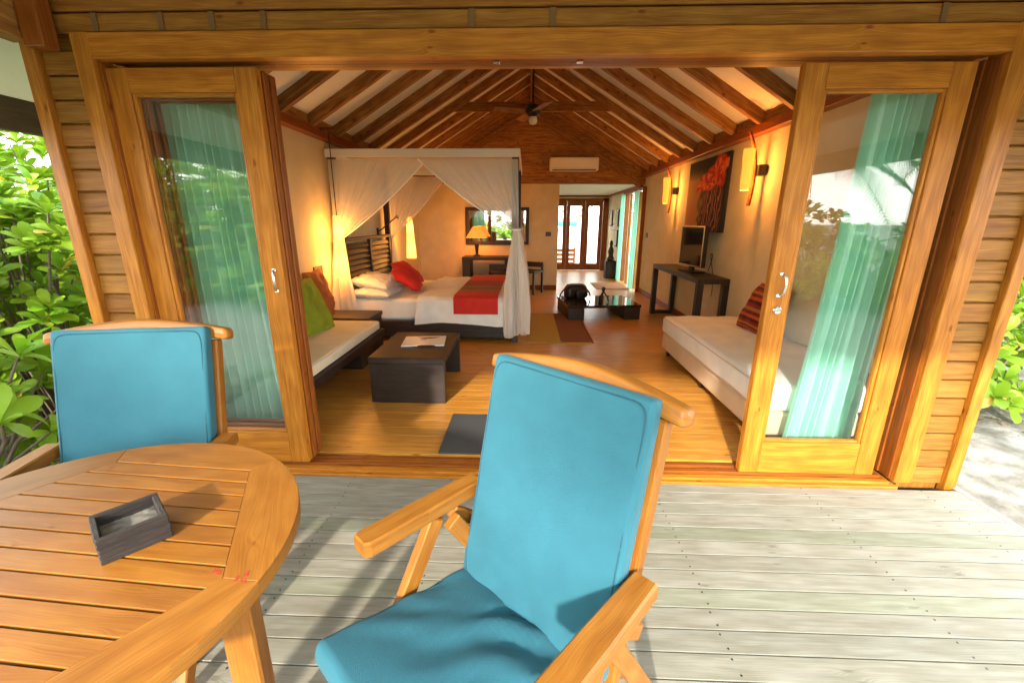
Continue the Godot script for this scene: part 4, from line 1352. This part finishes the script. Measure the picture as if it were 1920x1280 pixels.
# ---------------------------------------------------------------- chairs, table, tray
func patio_chair(at: Vector3, turn: float, label: String) -> void:
	var o := thing("patio_chair", label, "patio chair", at, turn, "reclining teak chairs on the deck")
	var w := 0.252
	# back: a plane through (y .396, v 0) and (y 1.059, v -.156)
	var up := Vector3(0, 0.663, -0.156).normalized()
	var out := Vector3(0, 0.156, 0.663).normalized()
	var bb := Basis(Vector3.RIGHT, up, out)
	var mid := (Vector3(0, 0.372, 0.006) + Vector3(0, 1.059, -0.156)) * 0.5
	var bc := MB.new()
	bc.cushion(mid - out * 0.030, Vector3(w * 2.0, 0.705, 0.052), 0.014, 0.006, bb, 1, 18, fine)
	part("back_cushion", bc, M.teal, o)
	var sd := Vector3(0, 0.088, 0.425).normalized()
	var su := Vector3(0, 0.425, -0.088).normalized()
	var sbz := Basis(Vector3.RIGHT, su, sd)
	var smid := (Vector3(0, 0.392, -0.02) + Vector3(0, 0.486, 0.435)) * 0.5
	var sc := MB.new()
	sc.cushion(smid - su * 0.03, Vector3(w * 2.0 + 0.004, 0.058, 0.475), 0.022, 0.010, sbz, 2, 26, fine)
	part("seat_cushion", sc, M.teal, o)
	# seam lines of the two cushions
	for q in [[mid - out * 0.0042, bb, Vector2(w - 0.014, 0.338), Vector3(0, 1, 2)], [smid - su * 0.0035, sbz, Vector2(w - 0.019, 0.217), Vector3(0, 2, 1)]]:
		var pts := []
		var rs := []
		var bas: Basis = q[1]
		var vv: Vector3 = bas.y if q[3].y == 1 else bas.z
		for k in 65:
			var a := TAU * k / 64.0
			var cxx: float = signf(cos(a)) * pow(absf(cos(a)), 0.12) * q[2].x
			var cyy: float = signf(sin(a)) * pow(absf(sin(a)), 0.12) * q[2].y
			pts.append(q[0] + Vector3.RIGHT * cxx + vv * cyy); rs.append(0.0026)
		var sm := MB.new()
		sm.tube(pts, rs, 5, false)
		part("piping", sm, M.teal_seam, o)
	# wooden frame
	var base := -out * 0.082
	for s in [-1, 1]:
		var p := wb(0.07)
		p.bar(Vector3(0.246 * s, 0.26, 0.032) + base, Vector3(0.246 * s, 1.01, -0.145) + base, 0.034, 0.045, out, 0.005)
		part("back_post", p, M.furniture, o)
	for k in 5:
		var p := wb(0.07)
		p.bar(Vector3((k - 2) * 0.095, 0.33, 0.016) + base, Vector3((k - 2) * 0.095, 1.05, -0.154) + base, 0.055, 0.016, out, 0.003)
		part("back_slat", p, M.furniture, o)
	var lo := wb(0.05)
	lo.bar(Vector3(-0.25, 0.33, 0.016) + base, Vector3(0.25, 0.33, 0.016) + base, 0.045, 0.02, up, 0.003)
	part("lower_rail", lo, M.furniture, o)
	# crest rail: bowed, thick, rounded ends
	var cr := wb(0.05)
	var g := []
	var c0 := Vector3(0, 1.024, -0.160) - out * 0.062
	for i in 49:
		var s := sin((i / 48.0 - 0.5) * PI)
		var row := []
		var endr := sqrt(maxf(0.0, 1.0 - pow(maxf(0.0, (absf(s) - 0.94) / 0.06), 2.0)))
		var hh := (0.022 + 0.008 * (1.0 - pow(absf(s), 1.8))) * maxf(endr, 0.02)
		var dd := 0.032 * maxf(endr, 0.02)
		for k in 17:
			var a := TAU * k / 16.0
			var ca := signf(cos(a)) * pow(absf(cos(a)), 0.45)
			var sa := signf(sin(a)) * pow(absf(sin(a)), 0.45)
			row.append(c0 + Vector3(0.312 * s, 0, 0) + up * (hh * sa + 0.038 * (1.0 - pow(absf(s), 1.6))) + out * (dd * ca - 0.012 * (1.0 - s * s)))
		g.append(row)
	cr.patch(g, 0.2, 0.62)
	for k in cr.v.size():
		var uvk := cr.t[k]
		cr.t[k] = Vector2(uvk.y, uvk.x)
	part("crest_rail", cr, M.furniture, o)
	for s in [-1, 1]:
		# arm: flat board with rounded nose
		var poly := []
		for q in [[-0.030, -0.11], [0.030, -0.11], [0.034, 0.10], [0.034, 0.275], [0.026, 0.292], [-0.026, 0.292], [-0.034, 0.275], [-0.034, 0.10]]:
			poly.append(Vector2(q[0] + 0.292 * s, q[1]))
		var ar := wb(0.08)
		ar.slab(poly, 0.610, 0.652, 0.005, Vector2(0, 1))
		part("arm", ar, M.furniture, o)
		var x: float = 0.285 * s
		var l1 := wb(0.08)
		l1.bar(Vector3(x, 0.594, 0.06), Vector3(x, 0.0, 0.40), 0.030, 0.052, Vector3(0, 0.5, 1), 0.004)
		part("leg", l1, M.furniture, o)
		var l2 := wb(0.08)
		l2.bar(Vector3(x - 0.031 * s, 0.582, 0.025), Vector3(x - 0.031 * s, 0.0, -0.34), 0.028, 0.052, Vector3(0, -0.5, 1), 0.004)
		part("leg", l2, M.furniture, o)
		var br := wb(0.08)
		br.bar(Vector3(x, 0.584, 0.0), Vector3(x, 0.50, -0.10), 0.028, 0.040, Vector3(0, -0.5, 1), 0.004)
		part("arm_brace", br, M.furniture, o)
		var rl := wb(0.08)
		rl.bar(Vector3(0.225 * s, 0.325, -0.06), Vector3(0.225 * s, 0.412, 0.42), 0.032, 0.045, Vector3.UP, 0.004)
		part("seat_rail", rl, M.furniture, o)
		for q in [[0.52, 0.10], [0.36, 0.20]]:
			var bolt := MB.new()
			bolt.tube([Vector3(x + 0.014 * s, q[0], q[1]), Vector3(x + 0.021 * s, q[0], q[1])], [0.009, 0.008], 10)
			part("bolt", bolt, M.steel, o)
	for k in 6:
		var f := k / 5.0
		part("seat_slat", one_box(Vector3(0, lerpf(0.352, 0.440, f), lerpf(-0.03, 0.40, f)), Vector3(0.48, 0.016, 0.058), 0.003, Basis(Vector3.RIGHT, -0.2)), M.furniture, o)
	part("stretcher", one_box(Vector3(0, 0.16, 0.31), Vector3(0.54, 0.045, 0.022), 0.003), M.furniture, o)
	part("stretcher", one_box(Vector3(0, 0.16, -0.24), Vector3(0.48, 0.045, 0.022), 0.003), M.furniture, o)

func patio() -> void:
	patio_chair(Vector3(-0.008, 0, 1.298), -0.729, "reclining teak chair with sunlit pale turquoise cushions in the middle of the deck")
	patio_chair(Vector3(-1.401, 0, 0.932), 0.183, "reclining teak chair with shaded turquoise cushions beyond the round table, beside the shrubs")
	var t := thing("round_table", "round slatted teak table at the left with a dark box on it", "table", Vector3(-1.036, 0, 1.505))
	var a0 := deg_to_rad(4.0)
	var R := 0.505
	var rc := 0.428
	var y0 := 0.700
	var y1 := 0.735
	for k in 6:
		var poly := []
		var b0 := a0 + k * PI / 3.0 + 0.0004
		var b1 := a0 + (k + 1) * PI / 3.0 - 0.0004
		poly.append(Vector2(cos(b1), sin(b1)) * rc)
		poly.append(Vector2(cos(b0), sin(b0)) * rc)
		for i in 13:
			var a := lerpf(b0, b1, i / 12.0)
			poly.append(Vector2(cos(a), sin(a)) * R)
		var m := wb(0.15, 0.05)
		var am := (b0 + b1) * 0.5
		m.slab(poly, y0, y1, 0.0012, Vector2(-sin(am), cos(am)))
		part("rim_segment", m, M.furniture, t)
	var ux := Vector2(cos(a0), sin(a0))
	var uy := Vector2(-sin(a0), cos(a0))
	var pitch := 0.0567
	var ap := rc * cos(PI / 6.0) - 0.0005
	for k in range(-6, 7):
		var d0: float = maxf(-ap, (k - 0.5) * pitch + 0.0033)
		var d1: float = minf(ap, (k + 0.5) * pitch - 0.0033)
		var q0 := rc - absf(d0) * tan(PI / 6.0) - 0.0006
		var q1 := rc - absf(d1) * tan(PI / 6.0) - 0.0006
		var qm := rc - 0.0006
		var poly := [ux * -q0 + uy * d0, ux * q0 + uy * d0]
		if k == 0: poly.append(ux * qm)
		poly.append(ux * q1 + uy * d1)
		poly.append(ux * -q1 + uy * d1)
		if k == 0: poly.append(ux * -qm)
		var m := wb(0.17, 0.06)
		m.slab(poly, y0 + 0.004, y1 - 0.0002, 0.0006, ux)
		part("slat", m, M.furniture, t)
	for k in 4:
		var a := deg_to_rad(-15.6) + k * PI / 2.0
		var m := wb(0.08)
		m.box(Vector3(cos(a) * 0.355, 0.345, sin(a) * 0.355), Vector3(0.07, 0.69, 0.07), 0.006, Basis(Vector3.UP, -a))
		part("leg", m, M.furniture, t)
	for k in 4:
		var a := deg_to_rad(29.4) + k * PI / 2.0
		var m := wb(0.08)
		m.box(Vector3(cos(a) * 0.25, 0.655, sin(a) * 0.25), Vector3(0.022, 0.075, 0.44), 0.003, Basis(Vector3.UP, -a))
		part("apron", m, M.furniture, t)
	var m2 := wb(0.05)
	m2.bar(Vector3(-0.34, 0.684, 0.02), Vector3(0.34, 0.684, 0.02), 0.06, 0.028, Vector3.UP, 0.003)
	part("batten", m2, M.furniture, t)
	# small wooden tray box with sand
	var tr := thing("ash_box", "small dark rough wooden box filled with sand on the round table", "box", Vector3(-0.888, 0.7355, 1.431), 0.87)
	var L := 0.122
	var W := 0.122
	var H := 0.060
	for s in [-1, 1]:
		for e in 2:
			var q := wb(0.15)
			for k in 5:
				var o := rng.randf_range(-0.0008, 0.0012)
				var k1 := rng.randf_range(0.7, 1.35)
				q.tint = Color(k1, k1, k1)
				q.uvo = Vector2(rng.randf(), rng.randf())
				if e == 0: q.box(Vector3(rng.randf_range(-0.001, 0.001), H * (k + 0.5) / 5.0, s * (W * 0.5 - 0.006 + o)), Vector3(L, H / 5.0 + 0.0002, 0.012), 0.002)
				else: q.box(Vector3(s * (L * 0.5 - 0.006 + o), H * (k + 0.5) / 5.0 - 0.0004, 0), Vector3(0.012, H / 5.0 + 0.0002, W - 0.026), 0.002)
			part("side", q, M.tray, tr)
	var bt := MB.new()
	bt.box(Vector3(0, 0.004, 0), Vector3(L - 0.024, 0.006, W - 0.024), 0.0)
	part("bottom", bt, M.tray, tr)
	var sg := []
	for i in 13:
		var row := []
		for j in 13:
			var x := (j / 12.0 - 0.5) * (L - 0.0245)
			var z := (i / 12.0 - 0.5) * (W - 0.0245)
			row.append(Vector3(x, 0.032 + 0.003 * fine.get_noise_2d(x * 3000.0, z * 3000.0), z))
		sg.append(row)
	var sf := MB.new()
	sf.patch(sg, 0.1, 0.1)
	part("sand_fill", sf, M.sand, tr)
	var red := mat(Color(0.55, 0.06, 0.03, 0.38), 0.6)
	red.transparency = BaseMaterial3D.TRANSPARENCY_ALPHA
	for q in [[Vector2(0.468, 0.020), 0.014], [Vector2(0.400, 0.012), 0.012]]:
		var sm := MB.new()
		for e in 9:
			var c := Vector2(rng.randfn(), 1.3 * rng.randfn()) * float(q[1]) * 0.55
			var rr := rng.randf_range(0.0015, 0.0048)
			var pl := []
			for k in 9:
				var a := TAU * k / 9.0
				pl.append(q[0] + c + Vector2(cos(a), 1.3 * sin(a)) * rr * rng.randf_range(0.75, 1.1))
			sm.slab(pl, y1 + 0.0001, y1 + 0.0003 + 0.00005 * e, 0.00005)
		part("red_stain", sm, red, t)

# ---------------------------------------------------------------- plants
func leaf_mesh(len: float, wid: float, curl: float) -> ArrayMesh:
	var m := MB.new()
	var pr := [[0.0, 0.10], [0.25, 0.38], [0.5, 0.78], [0.72, 1.0], [0.90, 0.82], [1.0, 0.30]]
	var g := []
	for q in pr:
		var row := []
		for s in [-1.0, -0.5, 0.0, 0.5, 1.0]:
			row.append(Vector3(s * wid * 0.5 * q[1], curl * len * (-q[0] * q[0]) + 0.10 * wid * absf(s) * q[1] + 0.25 * len * q[0] * (1.0 - q[0]), len * q[0]))
		g.append(row)
	m.patch(g, 1, 1)
	for k in m.n.size():
		var mid := absf(m.v[k].x) < 0.002
		m.c[k] = Color(1.25, 1.18, 1.3) if mid else Color(1, 1, 1)
	return m.mesh()

var leaves := []

func shrub(called: String, label: String, at: Vector3, rad: Vector3, tips: int, scale: float, singly: int, sd: int, group := "") -> void:
	var r := RandomNumberGenerator.new(); r.seed = sd
	var o := thing(called, label, "shrub", at, 0.0, group)
	var st := MB.new()
	var eye := Vector3(0, 1.434, 2.225) - at
	var all := []
	for i in tips:
		# tips lie in the outer part of a lumpy dome
		var d := Vector3(r.randfn(), absf(r.randfn()) * 0.9 + 0.05, r.randfn()).normalized()
		var k := r.randf_range(0.55, 1.06)
		var tip := Vector3(d.x * rad.x, d.y * rad.y, d.z * rad.z) * k
		tip.y = maxf(tip.y, 0.12)
		var root := Vector3(d.x * rad.x, 0, d.z * rad.z) * r.randf_range(0.05, 0.3)
		if i % 8 == 0 or tips < 90:
			var mid := root.lerp(tip, 0.5) + Vector3(r.randf_range(-0.1, 0.1), 0.08, r.randf_range(-0.1, 0.1))
			st.tube([root, root.lerp(mid, 0.6), mid, tip], [0.016, 0.013, 0.011, 0.006], 5, false)
		var axis := (d + Vector3(0, 0.7, 0)).normalized()
		var x := axis.cross(Vector3(0.3, 0.2, 1)).normalized()
		var y := axis.cross(x)
		var num := r.randi_range(8, 12)
		var tone := r.randf_range(0.7, 1.3)
		for q in num:
			var a := TAU * q * 0.382 + r.randf() * 0.5
			var open := lerpf(0.35, 1.45, float(q) / num) + r.randf_range(-0.15, 0.15)
			var dir := (axis * cos(open) + (x * cos(a) + y * sin(a)) * sin(open)).normalized()
			var side := dir.cross(axis)
			if side.length() < 0.05: side = x
			side = side.normalized().rotated(dir, r.randf_range(-0.35, 0.35))
			var nrm := dir.cross(side).normalized()
			if nrm.dot(axis) < 0.0: nrm = -nrm
			var sc := scale * r.randf_range(0.5, 1.2)
			var b := Basis(nrm.cross(dir), nrm, dir).scaled_local(Vector3(sc, sc, sc))
			var br := tone * r.randf_range(0.82, 1.18)
			var yl := r.randf_range(0.85, 1.35) if r.randf() < 0.95 else 2.2
			all.append([Transform3D(b, tip - axis * 0.03 * r.randf()), Color(br * yl, br, br * 0.9), (tip - eye).length()])
	part("stems", st, M.bark, o)
	all.sort_custom(func(p, q): return p[2] < q[2])
	var own: int = mini(singly, all.size())
	for i in own:
		var l := MeshInstance3D.new()
		l.name = "leaf"
		var tone: int = clampi(int((all[i][1].g - 0.6) / 0.2), 0, 4)
		l.mesh = leaves[i % leaves.size()]
		if i % 23 == 7: tone = 5
		l.material_override = leaf_tone(tone)
		l.transform = all[i][0]
		o.add_child(l, true)
	var rest := all.size() - own
	if rest > 0:
		var mm := MultiMesh.new()
		mm.transform_format = MultiMesh.TRANSFORM_3D
		mm.use_colors = true
		mm.mesh = leaves[sd % leaves.size()]
		mm.instance_count = rest
		for i in rest:
			mm.set_instance_transform(i, all[own + i][0])
			mm.set_instance_color(i, all[own + i][1])
		var mi := MultiMeshInstance3D.new()
		mi.name = "foliage"
		mi.multimesh = mm
		mi.material_override = M.leaf
		mi.set_meta("kind", "stuff")
		o.add_child(mi, true)

var tones := {}
func leaf_tone(k: int) -> StandardMaterial3D:
	if not tones.has(k):
		var m: StandardMaterial3D = M.leaf.duplicate()
		var b := 0.72 + 0.16 * k
		m.albedo_color = Color(0.17 * b * 1.1, 0.31 * b, 0.018 * b).linear_to_srgb()
		if k == 5: m.albedo_color = Color(0.42, 0.30, 0.06).linear_to_srgb()
		tones[k] = m
	return tones[k]

func palm(label: String, at: Vector3, h: float, sd: int) -> void:
	var r := RandomNumberGenerator.new(); r.seed = sd
	var o := thing("palm_tree", label, "palm tree", at)
	var tk := MB.new()
	var ps := []
	var rs := []
	for k in 13:
		var f := k / 12.0
		ps.append(Vector3(0.5 * f * f, h * f, 0.2 * f)); rs.append(lerpf(0.17, 0.09, f) * (1.0 + 0.04 * (k % 2)))
	tk.tube(ps, rs, 10)
	part("trunk", tk, M.bark, o)
	for i in 15:
		var a := TAU * i / 15.0 + r.randf() * 0.3
		var el := r.randf_range(-0.1, 0.9)
		var L := r.randf_range(1.7, 2.3)
		var d := Vector3(cos(a), 0, sin(a))
		var mb := MB.new()
		var sp := []
		var sr := []
		for k in 13:
			var f := k / 12.0
			sp.append(ps[12] + d * L * f * cos(el * (1.0 - f)) + Vector3(0, L * (sin(el) * f - 0.75 * f * f), 0)); sr.append(lerpf(0.018, 0.004, f))
		mb.tube(sp, sr, 5, false)
		var sd2 := d.cross(Vector3.UP)
		for k in 44:
			var f := 0.12 + 0.88 * k / 44.0
			var p: Vector3 = (sp[int(f * 11.99)] as Vector3).lerp(sp[mini(12, int(f * 11.99) + 1)], fmod(f * 11.99, 1.0))
			var ll := 0.55 * sin(clampf(f * 0.85 + 0.15, 0, 1) * PI) + 0.12
			for s in [-1.0, 1.0]:
				var e: Vector3 = p + sd2 * s * ll * 0.8 + d * ll * 0.45 - Vector3(0, ll * 0.45, 0)
				var wv := d * 0.018
				mb.tri(p - wv, p + wv, e, Vector3.UP, Vector3.UP, Vector3.UP)
		part("frond", mb, M.palm, o)

func tree(label: String, at: Vector3, h: float, cr: Vector3, n: int, sd: int, twig: Vector3) -> void:
	var r := RandomNumberGenerator.new(); r.seed = sd
	var o := thing("shade_tree", label, "tree", at)
	var tk := MB.new()
	tk.tube([Vector3.ZERO, Vector3(0.1, h * 0.4, 0), Vector3(0.0, h * 0.8, 0.1)], [0.16, 0.12, 0.07], 9, false)
	var c := Vector3(0, h, 0)
	for i in 9:
		var d := Vector3(r.randfn(), r.randfn() * 0.6, r.randfn()).normalized()
		tk.tube([Vector3(0.02, h * 0.5, 0), Vector3(0, h * 0.8, 0) + d * cr * 0.4, c + d * cr * 0.85], [0.06, 0.035, 0.012], 6, false)
	part("trunk", tk, M.bark, o)
	tk = MB.new()
	var mm := MultiMesh.new()
	mm.transform_format = MultiMesh.TRANSFORM_3D
	mm.use_colors = true
	mm.mesh = leaves[0]
	mm.instance_count = n
	var clumps := []
	for i in 26: clumps.append([Vector3(r.randfn(), r.randfn(), r.randfn()).normalized() * cr * r.randf_range(0.3, 1.0), r.randf_range(0.25, 0.5)])
	clumps.append([twig, 0.20])
	tk.tube([Vector3(0, h * 0.8, 0), c + twig * 0.6, c + twig], [0.05, 0.03, 0.012], 6, false)
	part("bough", tk, M.bark, o)
	for i in n:
		var q = clumps[26] if i < 60 else clumps[r.randi() % 26]
		var p: Vector3 = c + q[0] + Vector3(r.randfn(), r.randfn() * 0.7, r.randfn()) * q[1] * 0.55
		var b := Basis.from_euler(Vector3(r.randf_range(-0.6, 0.9), r.randf() * TAU, r.randf_range(-0.5, 0.5)))
		mm.set_instance_transform(i, Transform3D(b.scaled_local(Vector3.ONE * r.randf_range(0.8, 1.2)), p))
		var br := r.randf_range(0.6, 1.1)
		mm.set_instance_color(i, Color(br, br, br))
	var mi := MultiMeshInstance3D.new()
	mi.name = "crown"
	mi.multimesh = mm
	mi.material_override = M.leaf
	mi.set_meta("kind", "stuff")
	o.add_child(mi, true)

func plants() -> void:
	leaves = [leaf_mesh(0.155, 0.072, 0.22), leaf_mesh(0.14, 0.064, 0.35), leaf_mesh(0.17, 0.070, 0.10)]
	var gL := "broad leaved shrubs left of the bungalow"
	shrub("beach_shrub", "bright green broad leaved shrub nearest the deck at the left edge, bare branches below", Vector3(-3.05, -0.16, 0.35), Vector3(0.62, 1.25, 0.75), 60, 1.15, 300, 101, gL)
	shrub("beach_shrub", "tall bright green broad leaved shrub against the bungalow's left corner", Vector3(-3.75, -0.16, -0.9), Vector3(0.95, 2.5, 1.0), 420, 0.95, 300, 102, gL)
	shrub("beach_shrub", "broad leaved shrub farther back along the bungalow's left side", Vector3(-4.4, -0.16, -2.9), Vector3(1.4, 2.9, 1.4), 420, 1.15, 0, 103, gL)
	shrub("beach_shrub", "broad leaved shrub at the far left, behind the one by the deck", Vector3(-5.3, -0.16, -1.0), Vector3(1.3, 2.6, 1.4), 400, 1.15, 0, 104, gL)
	shrub("tall_shrub", "tall shrub far behind the others at the left edge, closing off the sky", Vector3(-7.2, -0.16, -4.4), Vector3(2.2, 4.2, 2.0), 420, 1.5, 0, 107)
	var gR := "broad leaved shrubs right of the bungalow"
	shrub("beach_shrub", "bright green shrub growing over the sand at the right edge", Vector3(4.15, -0.16, -1.75), Vector3(0.85, 1.45, 0.8), 150, 1.0, 300, 105, gR)
	shrub("beach_shrub", "shrub behind the one at the right edge", Vector3(5.0, -0.16, -3.2), Vector3(1.2, 1.9, 1.2), 130, 1.05, 0, 106, gR)
	shrub("tall_shrub", "tall shrub far off to the right beyond the sand", Vector3(7.8, -0.16, -4.6), Vector3(2.2, 3.8, 2.0), 420, 1.5, 0, 108)
	shrub("beach_shrub", "broad leaved shrub right of the one growing over the sand", Vector3(6.3, -0.16, -1.2), Vector3(1.3, 1.9, 1.3), 260, 1.1, 0, 109, gR)
	# behind the camera: what the door glass mirrors
	for i in 9:
		var x := -7.6 + i * 1.9
		shrub("hedge_shrub", ["hedge shrub mirrored in the door glass, at the left end of the row", "low hedge shrub mirrored in the left door glass", "round hedge shrub facing the left end of the deck", "hedge shrub facing the round table", "hedge shrub facing the middle of the deck", "hedge shrub facing the right half of the deck", "hedge shrub mirrored low in the right door glass", "hedge shrub mirrored in the right door glass beside the palms", "hedge shrub at the right end of the mirrored row"][i], Vector3(x, -0.16, 6.3 + 0.5 * sin(i * 2.1)), Vector3(1.5, 1.85 + (1.3 if i < 3 else 0.0), 1.1), 420 if i < 3 else 300, 1.25, 0, 200 + i, "hedge facing the deck")
	for i in 3:
		shrub("tall_shrub", ["tall dense shrub mirrored at the left edge of the left door glass", "tall dense shrub mirrored in the middle of the left door glass", "tall dense shrub mirrored at the right edge of the left door glass"][i], Vector3(-9.6 + i * 2.1, -0.16, 8.9), Vector3(1.9, 4.3, 1.6), 420, 1.5, 0, 250 + i, "tall shrubs behind the hedge")
	palm("tall palm mirrored at the right side of the right door glass", Vector3(8.4, -0.16, 6.6), 3.3, 301)
	palm("palm mirrored at the left side of the right door glass", Vector3(5.4, -0.16, 7.4), 3.0, 302)
	tree("leafy tree in front of the deck's left half, shading the table", Vector3(-4.7, -0.16, 8.3), 4.1, Vector3(1.7, 1.2, 1.4), 3800, 401, Vector3(2.99, 0.37, 0.2))
	# courtyard greenery over the white wall
	for i in 3:
		shrub("courtyard_shrub", ["shrub above the courtyard wall, left", "shrub above the courtyard wall, middle", "shrub above the courtyard wall, right"][i], Vector3(0.4 + i * 1.7, -0.16, -15.6), Vector3(1.1, 2.7, 0.9), 110, 1.3, 0, 500 + i, "shrubs over the courtyard wall")
	shrub("side_shrub", "shrub outside the curtained hall side door", Vector3(4.6, -0.16, -8.2), Vector3(1.0, 1.6, 1.3), 90, 1.2, 0, 520)
	# litter of dead leaves under the left shrubs
	var r := RandomNumberGenerator.new(); r.seed = 77
	var mm := MultiMesh.new()
	mm.transform_format = MultiMesh.TRANSFORM_3D
	mm.use_colors = true
	mm.mesh = leaves[1]
	mm.instance_count = 1500
	for i in 1500:
		var p := Vector3(r.randf_range(-4.2, -2.45), -0.135 + r.randf() * 0.03, r.randf_range(-1.3, 1.9))
		if i % 6 == 0: p = Vector3(r.randf_range(3.2, 5.0), -0.14, r.randf_range(-2.8, -0.9))
		var b := Basis.from_euler(Vector3(r.randf_range(-0.4, 0.4), r.randf() * TAU, r.randf_range(-0.4, 0.4)))
		mm.set_instance_transform(i, Transform3D(b.scaled_local(Vector3.ONE * r.randf_range(0.25, 0.7)), p))
		var k := r.randf_range(0.4, 1.5)
		mm.set_instance_color(i, Color(k, k * r.randf_range(0.85, 1.05), k * 0.9))
	var mi := MultiMeshInstance3D.new()
	mi.name = "leaf_litter"
	mi.multimesh = mm
	mi.material_override = M.mulch
	mi.set_meta("kind", "stuff")
	add_child(mi)
